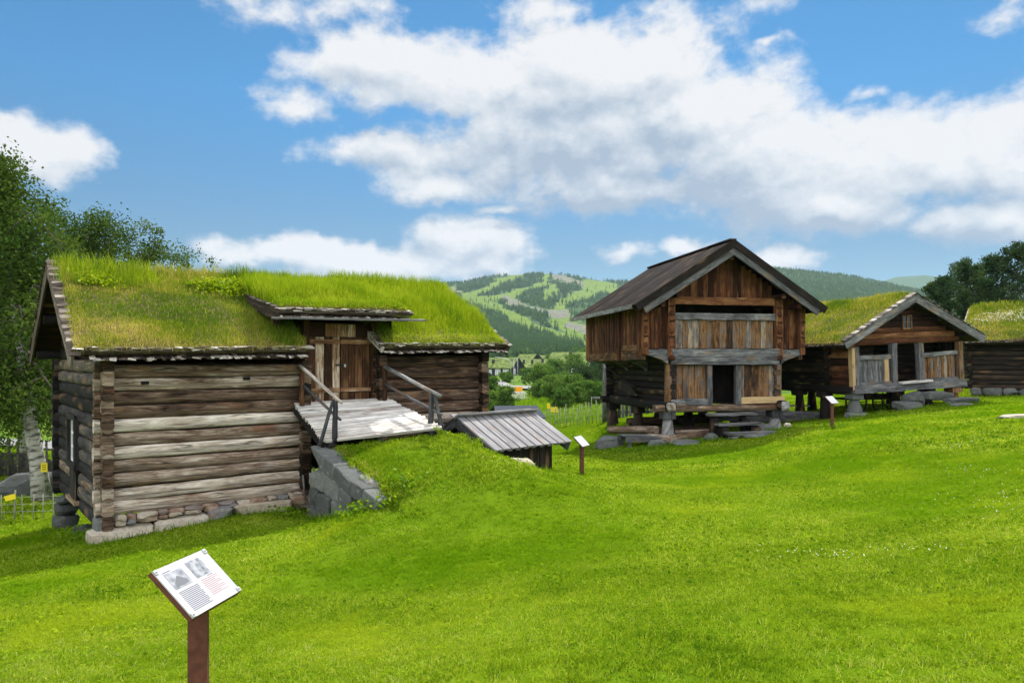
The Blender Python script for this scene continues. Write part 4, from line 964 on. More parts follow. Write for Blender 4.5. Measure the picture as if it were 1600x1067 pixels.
def ramp_wall():
    root_loc=cab_world(3.3,-2.2,.2); mb=MB()
    zl=[-.10,.36,.80,1.20,1.53]; zr=[-.42,.05,.40,.68,.93]; W=2.35
    line=lambda k,y:zl[k]+(zr[k]-zl[k])*(-y-1.15)/W
    base=lambda y:.0+.72*(-y-1.15)/W
    for k in range(4):
        y=-1.10; sl=math.atan((zl[k]-zr[k]+zl[k+1]-zr[k+1])/2/W)
        while y>-3.5:
            w=random.choice([.38,.46,.55,.64])*random.uniform(.9,1.1); ym=y-w/2; z0,z1=line(k,ym),line(k+1,ym)
            if z1>base(ym)-.02:
                mb.rock(cab_world(3.50+.035*k+random.uniform(-.025,.025),ym,(z0+z1)/2),(w*1.07,.54,(z1-z0)*1.06),R(38.5-90)+random.uniform(-.05,.05),.17,.06,random.choice([.25,.35,.45,.5,.55,.6,.66,.84]),ry=sl+random.uniform(-.03,.03),cuts=2)
            y-=w
    mb.rock(cab_world(3.66,-2.95,1.06),(.55,.3,.12),R(38.5-90),.5,.15,1.0,ry=.25)
    mb.poly([cab_world(3.6,-1.2,-.3),cab_world(3.6,-3.5,.0),cab_world(3.6,-3.5,.85),cab_world(3.6,-1.2,1.5)],[[0,1,2,3]],0)
    for yy in (-1.15,-.9):  # return of the wall under the deck
        x=3.65
        while x<5.2:
            for z in (-.1,.3,.7,1.05): mb.rock(cab_world(x+.3,yy,z+.2),(.64,.4,.42),R(38.5),.3,.1,random.uniform(.1,.5))
            x+=.6
    o=mb.build('stone_wall',M['granite'],None,root_loc); o.location=root_loc
    tag(o,'dry stone retaining wall of dark grey blocks holding the grassy ramp','stone wall')
ramp_wall()
def rack():
    c=cab_world(3.75,-.35,.35); root=empty('hay_rack',c); tag(root,'small old wooden rack with upright bars under the plank bridge','rack')
    mb=MB()
    a=P(478,788,14.95); b=P(497,797,14.7); mb.plank(a,b,(0,0,1),.07,.07,.5); a2=P(477,760,15.0); 
    mb.build('base_rail',M['grey_board'],root,c); mb=MB()
    for px,y0,y1 in ((476,742,782),(487,738,786),(493,730,790)): mb.tube([P(px-3,y0,14.95),P(px+1,y1,14.9)],.022,6,.7)
    mb.build('bars',M['grey_board'],root,c)
rack()

# ------------------------------------------------------------------ low shed with silvered board roof
def shed():
    A=Vector((-1.2,15.7,-1.235)); th=R(45); gz=hz(0.9,16.3)-.15
    root=empty('low_shed',(A.x,A.y,gz),th); zr=A.z-gz; tag(root,'low cellar shed with silver grey plank roof beside the grassy ramp','shed')
    Lx=2.42; hw=1.2; dz=.60
    for s,nm in ((-1,'roof_slope'),(1,'roof_slope')):
        mb=MB(); n=10
        for i in range(n):
            x=(i+.5)/n*Lx; mb.plank((x,0,zr-.03),(x,s*hw,zr-.03-dz),(1,0,0),Lx/n-.045,.03,random.uniform(.3,.7),jit=.004)
            if i: mb.plank((i/n*Lx,0,zr-.065),(i/n*Lx,s*(hw-.03),zr-.065-dz),(1,0,0),.12,.025,.05,jit=.004)
        mb.build(nm,M['shed_roof'],root)
    mb=MB(); mb.plank((-.04,-.05,zr+.015),(Lx+.03,-.05,zr+.005),(0,1,-.5),.17,.03,.6); mb.plank((-.04,.07,zr+.0),(Lx+.03,.07,zr-.0),(0,1,.5),.15,.03,.5)
    mb.build('ridge_board',M['shed_roof'],root)
    for x in (.05,Lx-.08):
        for s in (-1,1):
            mb=MB(); mb.plank((x-.05,s*.02,zr-.13),(x-.05,s*(hw-.0),zr-.13-dz),(0,0,1),.19,.035,.35); mb.build('verge_board',M['grey_board'],root)
    mb=MB(); h=zr-.25
    boards(mb,(.35,-.82,0),(Lx-.28,-.82,0),(0,0,1),zr-dz*.75-.02,9,.03,lambda:random.uniform(.1,.6))
    boards(mb,(Lx-.28,-.82,0),(Lx-.28,.82,0),(0,0,1),lambda t:zr-.1-abs(t-.5)*.85,9,.03,lambda:random.uniform(.1,.6))
    boards(mb,(.35,.82,0),(Lx-.28,.82,0),(0,0,1),zr-dz*.75-.02,9,.03); mb.plank((.35,-.8,.0),(.35,-.8,zr-.5),(0,1,0),.1,.1,.2)
    boards(mb,(.42,-.82,0),(.42,.82,0),(0,0,1),lambda t:zr-.1-abs(t-.5)*.85,9,.03,lambda:.1)
    mb.build('board_wall',M['black_log'],root)
shed()
def boulder(name,label,px,d,size,m='stone',tint=.6,dz=0.0,group=None,rz=0.0,cat='rock',boxy=.6,rough=.25):
    g=ground(px,d); mb=MB(); mb.rock((0,0,0),size,rz,boxy,rough,tint); o=mb.build(name,M[m]); o.location=g+Vector((0,0,size[2]*.2+dz)); return tag(o,label,cat,group)
boulder('rock','pale flat rock lying in the grass before the low shed',812,15.0,(.62,.4,.2),'stone',.9,.0)
# ------------------------------------------------------------------ two-storey storehouse on staddles
SH=(5.66,27.0); SHT=R(12); SHZ=-3.05
def sh_world(x,y,z=0): c,s=math.cos(SHT),math.sin(SHT); return Vector((SH[0]+x*c-y*s,SH[1]+x*s+y*c,SHZ+z))
def storehouse():
    root=empty('storehouse',(*SH,SHZ),SHT)
    tag(root,'tall two-storey brown timber storehouse with jettied upper floor standing on staddles','storehouse')
    W,D=4.57,6.1; G,X=M['grey_board'],M['mix_board']
    gl=lambda x,y:hz(*sh_world(x,y)[:2])-SHZ
    # staddles
    for x,y in ((.1,.1),(4.45,.1),(.1,3.0),(4.45,3.0),(.1,6.0),(4.45,6.0),(2.3,3.0),(2.3,6.0)):
        mb=MB(); g=gl(x,y)
        z0=g-.1; t=1.08
        mb.tube([(x,y,z0),(x,y,z0+.12),(x,y,z0+(t-z0)*.55),(x,y,t-.24)],[.30,.29,.2,.17],10,random.uniform(.4,.9),)
        mb.plank((x,y,t-.25),(x,y,t+.02),(1,0,0),.46,.46,random.uniform(.2,.7),jit=.02)
        mb.build('staddle',M['grey_board'] if y<1 else M['black_log'],root)
    # sills and lower storey
    mb=MB()
    mb.log((-.45,0,1.21),(W+.35,0,1.21),(0,0,1),.14,.16,.42,sq=.7); mb.build('front_sill',M['log'],root)
    mb=MB(); mb.log((-.35,.12,1.20),(-.35,.121,1.2),(0,0,1),.01,.01,.5) if False else None
    for x in (.05,W-.05): mb.log((x,-.42,1.30),(x,D+.3,1.24),(0,0,1),.19,.17,.55 if x>1 else .3,sq=.7)
    mb.log((-.4,D,1.25),(W+.4,D,1.25),(0,0,1),.17,.16,.3); mb.build_split('side_sill',M['black_log'],root)
    mb=MB()
    for x in (.0,W): mb.rock((x,-.40,1.28),(.34,.22,.36),0,.6,.25,.9)
    mb.build_split('sill_ends',M['grey_board'],root)
    mb=MB(); boards(mb,(.16,.0,1.50),(1.56,.0,1.50),(0,0,1),1.30,6,.05,lambda:random.choice([.46,.5,.54,.56,.5]))
    boards(mb,(2.92,.0,1.50),(W-.14,.0,1.50),(0,0,1),1.30,6,.05,lambda:random.choice([.34,.5,.66,.7,.55])); mb.build_split('lower_boarding',X,root)
    mb=MB()
    for x,t in ((.06,.5),(W-.06,.55)): mb.plank((x,-.02,1.36),(x,-.02,2.84),(1,0,0),.2,.2,t)
    mb.build_split('corner_post',X,root)
    mb=MB()
    for x in (1.66,2.82): mb.plank((x,-.05,1.30),(x,-.05,2.84),(1,0,0),.2,.2,.45,jit=.012)
    mb.plank((.12,-.07,1.44),(1.58,-.07,1.44),(0,0,1),.24,.14,.6,jit=.012); mb.build_split('door_post',G,root)
    mb=MB(); mb.plank((2.93,-.09,1.48),(W+.16,-.09,1.50),(0,0,1),.24,.14,.6); mb.build('new_rail',M['pale'],root)
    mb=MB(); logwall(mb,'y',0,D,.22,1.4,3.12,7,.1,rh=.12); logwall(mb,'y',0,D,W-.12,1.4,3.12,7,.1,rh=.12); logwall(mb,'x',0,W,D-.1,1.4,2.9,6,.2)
    mb.build_split('lower_log_wall',M['black_log'],root)
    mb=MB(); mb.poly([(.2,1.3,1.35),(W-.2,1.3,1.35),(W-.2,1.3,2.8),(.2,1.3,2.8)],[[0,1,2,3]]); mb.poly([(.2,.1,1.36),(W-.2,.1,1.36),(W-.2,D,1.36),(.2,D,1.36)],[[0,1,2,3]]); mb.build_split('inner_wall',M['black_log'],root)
    # jetty: floor beams with curved undersides
    Lx,Rx=-.95,5.50; b0,b1=2.83,3.41
    mb=MB(); mb.plank((.12,-.10,b0+.14),(W-.1,-.10,b0+.14),(0,0,1),.29,.26,.55,jit=.015,seg=8); mb.plank((.14,-.11,b0+.43),(W-.12,-.11,b0+.43),(0,0,1),.28,.26,.6,jit=.015,seg=8)
    mb.build('floor_beam',G,root)
    def corbel(mb,x0,x1,y,th,ztop,zin,zout):
        pts=[]; n=8
        for i in range(n+1): t=i/n; pts.append((x0+(x1-x0)*t, zin+(zout-zin)*t**.6))
        prof=[(x0,ztop)]+[(p[0],p[1]) for p in pts]+[(x1,ztop)]
        vs=[(a,y-th/2,b) for a,b in prof]+[(a,y+th/2,b) for a,b in prof]; k=len(prof)
        fs=[list(range(k)),[k+i for i in range(k)][::-1]]+[[i,(i+1)%k,k+(i+1)%k,k+i] for i in range(k)]
        mb.poly(vs,fs,.5,gs=[(v[0],v[2],3.3) for v in vs])
    mb=MB()
    corbel(mb,.0,Lx,-.08,.2,b1-.02,b0-.0,b0+.38); corbel(mb,W,Rx,-.08,.2,b1-.02,b0+.0,b0+.36); 
    for y in (2.1,4.2,6.0): corbel(mb,.1,Lx,y,.2,b1-.2,b0-.3,b0+.2); corbel(mb,W-.1,Rx,y,.2,b1-.2,b0-.3,b0+.2)
    mb.build_split('corbel',G,root)
    mb=MB()
    for x in (Lx+.05,): mb.plank((x,-.05,b0+.35),(x,6.3,b0+.25),(0,0,1),.34,.16,.4,jit=.01); mb.plank((x-.02,-.05,b0+.62),(x-.02,2.2,b0+.62),(0,0,1),.2,.1,.5)
    mb.plank((Rx-.05,-.05,b0+.35),(Rx-.05,6.3,b0+.25),(0,0,1),.34,.16,.4); mb.build_split('gallery_sill',M['mix_board'],root)
    mb=MB(); mb.poly([(Lx,-.0,b0+.3),(Rx,0,b0+.3),(Rx,6.3,b0+.3),(Lx,6.3,b0+.3)],[[0,1,2,3]]); mb.poly([(Lx,-.0,b0+.24),(Rx,0,b0+.24),(Rx,6.3,b0+.24),(Lx,6.3,b0+.24)],[[0,1,2,3]]); mb.build_split('gallery_floor',M['black_log'],root)
    # upper front
    mb=MB(); boards(mb,(.30,-.06,3.43),(W-.28,-.06,3.43),(0,0,1),1.05,16,.045,lambda:random.choice([.32,.42,.5,.55,.58,.66,.7,.72,.5,.46])); mb.build('upper_boarding',X,root)
    mb=MB(); mb.plank((.24,-.10,4.60),(W-.22,-.10,4.60),(0,0,1),.24,.14,.6,jit=.01); mb.build('gallery_rail',G,root)
    mb=MB(); mb.plank((.2,-.05,5.18),(W-.2,-.05,5.18),(0,0,1),.28,.14,.65,jit=.01); mb.build('upper_beam',M['brown_board'],root)
    apex=7.0; pit=.635; xc=2.28
    mb=MB(); n=18; boards(mb,(.3,.0,5.33),(W-.3,.0,5.33),(0,0,1),lambda t:max(0,apex+.02-abs((.3+t*(W-.6))-xc)*pit-5.33),n,.04,lambda:random.uniform(.25,.62))
    boards(mb,(Lx+.12,.0,3.42),(.02,.0,3.42),(0,0,1),lambda t:1.75+t*.3,5,.04,lambda:random.uniform(.25,.6)); boards(mb,(W+.06,.0,3.42),(Rx-.12,.0,3.42),(0,0,1),lambda t:2.05-t*.3,4,.04,lambda:random.uniform(.3,.7))
    mb.build_split('gable_boarding',M['brown_board'],root)
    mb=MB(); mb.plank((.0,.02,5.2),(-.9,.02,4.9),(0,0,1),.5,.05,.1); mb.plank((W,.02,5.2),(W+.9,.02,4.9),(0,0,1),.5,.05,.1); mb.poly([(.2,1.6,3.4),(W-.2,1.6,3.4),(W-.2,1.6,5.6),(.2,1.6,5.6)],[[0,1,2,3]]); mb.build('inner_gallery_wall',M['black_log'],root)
    for x,z1,w in ((.12,5.45,.27),(W-.10,5.45,.27),(Lx+.06,5.0,.2),(Rx-.06,5.0,.2)):
        mb=MB(); z0=3.10 if w>.25 else 3.2
        mb.plank((x,-.13,z0),(x,-.13,z1),(1,0,0),w,.2,.6,jit=.012,seg=8)
        for zz in (3.55,4.05,4.15,4.7): # carved bosses
            mb.rock((x,-.235,zz),(w*.8,.06,.22),0,1.0,.2,.5,ICO2,ry=R(0)); 
        for zz in (3.85,4.4,4.95): mb.plank((x-w*.4,-.235,zz),(x+w*.4,-.235,zz+random.uniform(-.05,.05)),(0,0,1),.06,.04,.3)
        if w>.25: mb.rock((x,-.2,z0-.02),(.26,.2,.24),0,.8,.2,.4,ICO2)
        mb.build('carved_post',M['brown_board'],root)
    # gallery sides
    mb=MB(); nb=lambda:random.uniform(.2,.62)
    boards(mb,(Lx,2.3,3.22),(Lx,6.3,3.15),(0,0,1),1.72,22,.04,nb); boards(mb,(Lx,.1,3.42),(Lx,2.1,3.42),(0,0,1),1.5,9,.04,nb)
    boards(mb,(Rx,.1,3.3),(Rx,6.3,3.2),(0,0,1),1.6,30,.04,nb); boards(mb,(Lx,6.3,3.2),(Rx,6.3,3.2),(0,0,1),lambda t:1.5+2*(0.5-abs(t-.5))*1.9,34,.04,nb); mb.build_split('gallery_boarding',M['brown_board'],root)
    mb=MB(); mb.plank((Lx-.05,2.2,2.95),(Lx-.05,2.2,5.0),(0,1,0),.2,.12,.4); mb.plank((Lx-.05,6.25,2.95),(Lx-.05,6.25,5.0),(0,1,0),.16,.12,.8); mb.plank((Lx-.06,.12,3.1),(Lx-.06,.12,4.9),(0,1,0),.22,.1,.5); mb.build_split('gallery_post',M['brown_board'],root)
    # roof: boards laid down the slope
    ex,ez,y0,y1=3.80,4.93,-.75,7.05; pk=7.34
    for s in (-1,1):
        mb=MB(); n=40; sag=.0
        for i in range(n):
            y=y0+(i+.5)/n*(y1-y0); dz=-.10*(y-y0)/(y1-y0)
            mb.plank((xc,y,pk+dz+random.uniform(-.006,.006)),(xc+s*ex,y,ez+dz+random.uniform(-.012,.012)),(0,1,0),(y1-y0)/n*1.12,.05,random.uniform(.1,.9),jit=.006,seg=6)
        mb.plank((xc+s*.02,y0+.05,pk-.09),(xc+s*ex*.99,y0+.05,ez-.09),(0,1,0),.10,.08,.2)
        mb.plank((xc+s*.0,(y0+y1)/2,pk-.12),(xc+s*ex*.985,(y0+y1)/2,ez-.12),(0,1,0),y1-y0-.12,.05,.1,seg=2)
        mb.build('roof',M['roof_board'],root)
        mb=MB(); mb.plank((xc+s*(ex+.01),y0+.25,ez-.03),(xc+s*(ex+.01),y1,ez-.13),(0,0,1),.16,.05,.75); mb.build('eave_board',G,root)
        sl=Vector((s*ex,0,ez-pk)); nn=Vector((-sl.z*s,0,abs(sl.x))).normalized()
        nn=Vector(((pk-ez)*s,0,ex)).normalized()
        mb=MB(); a=Vector((xc,y0-.05,pk))-nn*.10; mb.plank(a,a+sl*1.0,nn,.26,.05,.5,seg=3); mb.build('verge_board',M['roof_board'],root)
        mb=MB(); a=Vector((xc,y0-.02,pk))-nn*.34; mb.plank(a,a+sl*.955,nn,.22,.05,.45,seg=3); mb.build('barge_board',G,root)
    mb=MB(); mb.plank((xc,y0,pk+.03),(xc,y1,pk-.07),(1,0,0),.26,.07,.4); mb.build('ridge_board',M['roof_board'],root)
    mb=MB()
    for x,z in ((-.4,5.0),(.2,5.35),(W-.2,5.35),(W+.45,5.0),(xc,6.75)): mb.log((x,y0+.1,z),(x,6.5,z-.05),(0,0,1),.1,.1,.3)
    mb.build_split('purlins',M['brown_board'],root)
storehouse()
def tools():
    c=sh_world(-.1,3.4,1.6); root=empty('old_sled_runner',c,SHT); tag(root,'old dark wooden plough leaning on the left log wall of the storehouse','plough')
    mb=MB(); mb.tube([(-.28,2.0,1.05),(-.24,.8,.75),(-.2,-.4,.42),(-.18,-1.0,.3)],[.04,.045,.05,.06],7,.4); mb.build('beam',M['black_log'],root)
    mb=MB(); mb.poly([(-.22,.9,.55),(-.22,-.6,.35),(-.22,-1.3,-.02),(-.24,-.2,.0),(-.24,.9,.3),(-.17,.9,.55),(-.17,-.6,.35),(-.17,-1.3,-.02),(-.17,-.2,.0),(-.17,.9,.3)],[[0,1,2,3,4],[9,8,7,6,5],[0,5,6,1],[1,6,7,2],[2,7,8,3],[3,8,9,4],[4,9,5,0]]); mb.build('blade',M['black_log'],root)
    root.name='old_plough'
tools()
def steps():
    c=sh_world(2.35,-.9,0); c.z=hz(c.x,c.y); root=empty('wooden_steps',c,SHT); tag(root,'three rough plank steps leading up to the dark storehouse door','steps')
    gz=0
    for i,(y,z,w) in enumerate(((.42,.80,1.9),(-.02,.47,1.75),(-.5,.20,1.85))):
        mb=MB(); mb.plank((-.95+.12*i,y,z),(-.95+.12*i+w,y,z+.02),(0,1,0),.42,.08,.6,jit=.02,seg=6); mb.build('tread',M['grey_board'],root)
        mb=MB()
        for x in (-.7+.15*i,.55+.1*i): mb.rock((x,y,z/2-.06),(.38,.36,z*1.05),0,.4,.15,.3)
        mb.build_split('support_block',M['stone'] if i==2 else M['black_log'],root)
steps()
def under_store():
    def lg(label,a,b,r,t,m='log',name='timber_log'):
        pa,pb=sh_world(*a),sh_world(*b); pa.z=hz(pa.x,pa.y)+a[2]; pb.z=hz(pb.x,pb.y)+b[2]
        mb=MB(); c=(pa+pb)/2; mb.log(pa-c,pb-c,(0,0,1),r,r,t,n=12,sq=.95); o=mb.build(name,M[m]); o.location=c; return tag(o,label,'log')
    lg('grey round log lying under the storehouse front between staddle and steps',(.15,-.15,.16),(1.75,.05,.16),.15,.4)
    lg('short pale log stub lying crossways at the front left staddle',(-.55,.3,.18),(-.05,-.75,.17),.19,.5)
    lg('round brown log resting on the sledge beside the left staddles',(-1.35,2.3,.48),(-.35,.1,.50),.15,.45)
    lg('dark log lying deep beneath the storehouse floor',(.4,1.6,.2),(2.6,1.3,.2),.16,.3)
    lg('thin pale pole lying slanted under the storehouse',(.6,.5,.3),(1.7,.0,.26),.07,.5,'log','pole')
    lg('long dark beam lying at the back under the storehouse',(.2,4.4,.25),(4.4,4.2,.25),.2,.3)
    c=sh_world(-.95,.1,0); c.z=hz(c.x,c.y); root=empty('sledge',c,SHT); tag(root,'small blue grey wooden work sledge standing left of the storehouse','sledge')
    mb=MB(); boards_=[mb.plank((-.7+.0,.2*k-.2,.36),(.75,.2*k-.35,.33),(0,1,0),.17,.05,random.uniform(.4,.8)) for k in range(4)]; mb.build('deck',M['grey_board'],root)
    mb=MB()
    for y in (-.42,.42): mb.plank((-.75,y,.27),(.8,y-.1,.25),(0,0,1),.16,.08,.5)
    mb.build_split('runner',M['grey_board'],root)
    for x,y in ((-.6,-.4),(.65,-.48),(-.6,.4),(.65,.36)):
        mb=MB(); mb.plank((x,y,-.05),(x,y,.25),(1,0,0),.12,.1,.4); mb.build('leg',M['grey_board'],root)
    for lab,x,y,s,t,m in (('rounded grey boulder beside the work sledge',-1.9,1.0,(.95,.8,.6),.55,'granite'),('flat pale stone slab in front of the left storehouse staddle',.35,-.95,(1.15,.7,.2),.55,'granite'),
        ('square pale foot block lying before the sledge',-.62,-.55,(.62,.4,.3),.6,'granite'),('small round grey boulder left of the plank steps',1.35,-.75,(.5,.45,.36),.45,'granite'),('grey boulder right of the plank steps by the staddle',3.75,-.35,(.6,.5,.45),.5,'granite'),
        ('flat pale step stone at the foot of the plank steps',2.75,-1.75,(1.2,.5,.12),.55,'granite'),('small white stone beside the right front staddle',4.85,-.1,(.26,.24,.26),.95,'stone'),('pale flat board-like stone leaning at the right of the steps',3.4,-.55,(.55,.4,.14),.95,'stone')):
        p=sh_world(x,y,0); p.z=hz(p.x,p.y); mb=MB(); mb.rock((0,0,0),s,random.uniform(-.3,.3),.6,.25,t); o=mb.build('boulder' if s[2]>.3 else 'flat_stone',M[m]); o.location=p+Vector((0,0,s[2]*.25)); tag(o,lab,'rock','stones around the storehouse')
under_store()

# ------------------------------------------------------------------ small loft house with sod roof (right)
BU=(13.0,28.0); BT=R(15); BZ=-2.19
def bu_world(x,y,z=0): c,s=math.cos(BT),math.sin(BT); return Vector((BU[0]+x*c-y*s,BU[1]+x*s+y*c,BZ+z+.042*x))
def loft():
    root=empty('loft_house',(*BU,BZ),BT,-.042)
    tag(root,'low log storehouse with sod roof, grey barge boards and small gable window','log storehouse','turf-roofed log buildings')
    W=5.05; xc=2.47; G=M['grey_board']
    gl=lambda x,y:hz(*bu_world(x,y)[:2])-BZ-.042*x
    for x,y,m in ((.05,.0,'stone'),(4.75,.05,'board'),(-.15,3.0,'black_log'),(-.1,1.5,'black_log'),(2.3,.4,'black_log'),(3.9,.5,'black_log'),(-.1,5.6,'black_log'),(4.9,3.5,'black_log'),(2.4,5.6,'black_log')):
        mb=MB(); g=gl(x,y); t=.86
        if m=='stone': mb.tube([(x,y,g-.1),(x,y,g+.3),(x,y,g+.5),(x,y,t-.18)],[.3,.28,.2,.17],10,.45); mm=M['granite']
        else: mb.tube([(x,y,g-.1),(x,y,g+.15),(x,y,t-.15)],[.24,.21,.15],10,.4); mm=M[m]
        mb.plank((x,y,t-.2),(x,y,t+.02),(1,0,0),.46,.46,.55,jit=.02); mb.build('staddle',mm,root)
    mb=MB(); mb.plank((-.1,-.1,1.02),(W+.1,-.1,1.02),(0,0,1),.3,.26,.6,jit=.015,seg=8); mb.plank((-.2,-.22,.93),(2.1,-.22,.93),(0,0,1),.14,.3,.5,jit=.015); mb.build('front_sill',G,root)
    mb=MB(); mb.plank((1.95,-.2,1.16),(3.35,-.2,1.20),(0,1,0),.4,.07,.7); mb.build('threshold',M['silver'],root)
    mb=MB(); mb.log((-.05,-.2,.98),(-.05,6.5,.98),(0,0,1),.18,.18,.35); mb.log((W,-.2,.98),(W,6.5,.98),(0,0,1),.18,.18,.35); mb.build_split('side_sill',M['black_log'],root)
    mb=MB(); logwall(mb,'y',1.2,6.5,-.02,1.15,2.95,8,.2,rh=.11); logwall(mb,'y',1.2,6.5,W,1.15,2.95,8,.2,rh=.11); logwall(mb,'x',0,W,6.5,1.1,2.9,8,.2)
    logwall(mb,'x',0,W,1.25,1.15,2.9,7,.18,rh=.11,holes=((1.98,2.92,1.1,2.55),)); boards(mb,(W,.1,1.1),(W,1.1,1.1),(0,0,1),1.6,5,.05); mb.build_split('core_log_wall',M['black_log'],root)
    mb=MB(); boards(mb,(-.06,.1,1.1),(-.06,1.1,1.1),(0,0,1),.1,2,.05)
    for k in range(6): mb.log((-.04,-.1,1.25+k*.27),(-.04,1.15,1.25+k*.27),(0,0,1),.14,.1,random.uniform(.2,.9))
    mb.build('gallery_side_wall',M['brown_board'],root)
    mb=MB(); boards(mb,(.22,-.08,1.17),(1.62,-.08,1.17),(0,0,1),.96,8,.05,lambda:random.choice([.5,.6,.65,.55,.72])); mb.plank((1.46,-.12,1.2),(1.46,-.12,2.1),(1,0,0),.18,.03,.55); mb.build('left_panel',M['mix_board'] if False else G,root)
    mb=MB(); mb.plank((1.45,-.125,1.18),(1.45,-.125,2.12),(1,0,0),.19,.04,.5); mb.build('new_board',M['pale'],root)
    mb=MB(); boards(mb,(3.18,-.08,1.2),(4.72,-.08,1.2),(0,0,1),.96,9,.05,lambda:random.choice([.45,.55,.7,.6])); mb.build('right_panel',M['mix_board'],root)
    mb=MB(); mb.plank((.18,-.1,2.20),(1.66,-.1,2.20),(0,0,1),.17,.14,.6); mb.plank((3.12,-.1,2.18),(4.8,-.1,2.24),(0,0,1),.16,.14,.6,jit=.01)
    mb.plank((.18,-.12,1.2),(1.7,-.12,1.18),(0,0,1),.16,.08,.5); mb.plank((3.1,-.12,1.2),(4.85,-.12,1.2),(0,0,1),.16,.08,.5); mb.build_split('rail',G,root)
    for x,w,z1,m in ((.08,.2,2.62,'grey_board'),(1.78,.24,2.70,'grey_board'),(3.02,.24,2.66,'grey_board'),(4.92,.2,2.66,'mix_board'),(-.1,.12,2.6,'pale')):
        mb=MB(); mb.plank((x,-.12,1.0),(x,-.12,z1),(1,0,0),w,.2,.5,jit=.012); mb.build('post',M[m],root)
    mb=MB()
    for k in range(9):
        z=2.66+.11+k*.22; half=min(2.5,max(.12,(4.3-z)/.575)); mb.log((xc-half,.0,z),(xc+half,.0,z),(0,0,1),.118,.1,[.48,.6,.42,.3,.2,.2,.2,.2,.2][k]+random.uniform(-.1,.1),sq=.62)
    mb.build('gable_log_wall',M['brown_board'],root)
    mb=MB(); 
    for x in (2.28,2.68): mb.plank((x,-.13,3.24),(x,-.13,3.74),(1,0,0),.05,.05,.5)
    for z in (3.24,3.74): mb.plank((2.25,-.13,z),(2.71,-.13,z),(0,0,1),.05,.05,.5)
    mb.plank((2.48,-.13,3.26),(2.48,-.13,3.72),(1,0,0),.03,.03,.5); mb.plank((2.28,-.13,3.5),(2.68,-.13,3.5),(0,0,1),.03,.03,.5)
    w=mb.build('window_frame',M['mix_board'],root); mb=MB(); mb.box((2.48,-.11,3.49),.42,.01,.48); mb.build('pane',M['glass'],w)
    # roof
    mb=MB(); y0,y1=-.55,7.0; ex=3.22; ez=2.72; pk=4.42
    tL,nL=turf_slab(mb,[(xc-ex,y1,ez-.03),(xc-ex,y0+.1,ez),(xc,y0+.1,pk),(xc,y1,pk-.03)],.16,.06,36,16)
    tR,nR=turf_slab(mb,[(xc+ex,y0+.1,ez),(xc+ex,y1,ez),(xc,y1,pk-.03),(xc,y0+.1,pk)],.16,.06,36,16)
    bed=mb.build('turf_roof',M['soil'],root)
    mb=MB()
    for s in (-1,1): mb.plank((xc,(y0+y1)/2,pk-.06),(xc+s*ex,(y0+y1)/2,ez-.06),(0,1,0),y1-y0-.2,.05,.2,seg=3)
    ragged_edge(mb,(xc-ex-.02,y1,ez+.02),(xc-ex-.02,y0,ez+.04),(-1,0,0),(0,0,-.4),80,.05,.12,.13,tints=(.1,.6)); ragged_edge(mb,(xc+ex+.02,y0,ez+.02),(xc+ex+.02,y1,ez+.04),(1,0,0),(0,0,-.4),80,.05,.12,.13,tints=(.1,.6))
    for s in (-1,1):
        a=Vector((xc,y0,pk+.17)); b=Vector((xc+s*(ex+.03),y0,ez+.16))
        for i in range(34):
            p=a.lerp(b,(i+.5)/34); mb.plank(p-YV*.1,p+YV*.16+ZU*.01,(b-a).normalized(),random.uniform(.1,.17),.03,random.uniform(.1,.7),jit=.012,seg=1)
    mb.build('roof_edge_bark',M['bark'],root)
    for s in (-1,1):
        nn=Vector(((pk-ez)*s,0,ex)).normalized(); a=Vector((xc,y0-.04,pk+.0)); b=Vector((xc+s*(ex+.02),y0-.04,ez)); mb=MB(); mb.plank(a-nn*.02,b-nn*.02,nn,.3,.05,.6,seg=4); mb.build('barge_board',G,root)
    mb=MB()
    for x,z in ((.0,2.95),(W,2.95),(1.2,3.6),(3.7,3.6),(xc,4.2)): mb.log((x,y0+.1,z),(x,6.8,z),(0,0,1),.1,.1,.3)
    mb.build_split('purlins',M['black_log'],root)
    roof_blades('roof_grass',tL,nL,26000,lambda u,v:.10+.08*(v>.7),M['roof_dry'],bed,.02,lambda u,v:.32+.35*mn.fractal((u*5,v*4,7),1,2,3)+.12*(v<.2))
    roof_blades('roof_grass',tR,nR,9000,lambda u,v:.12+.12*v,M['roof_dry'],bed,.02,lambda u,v:.4)
loft()
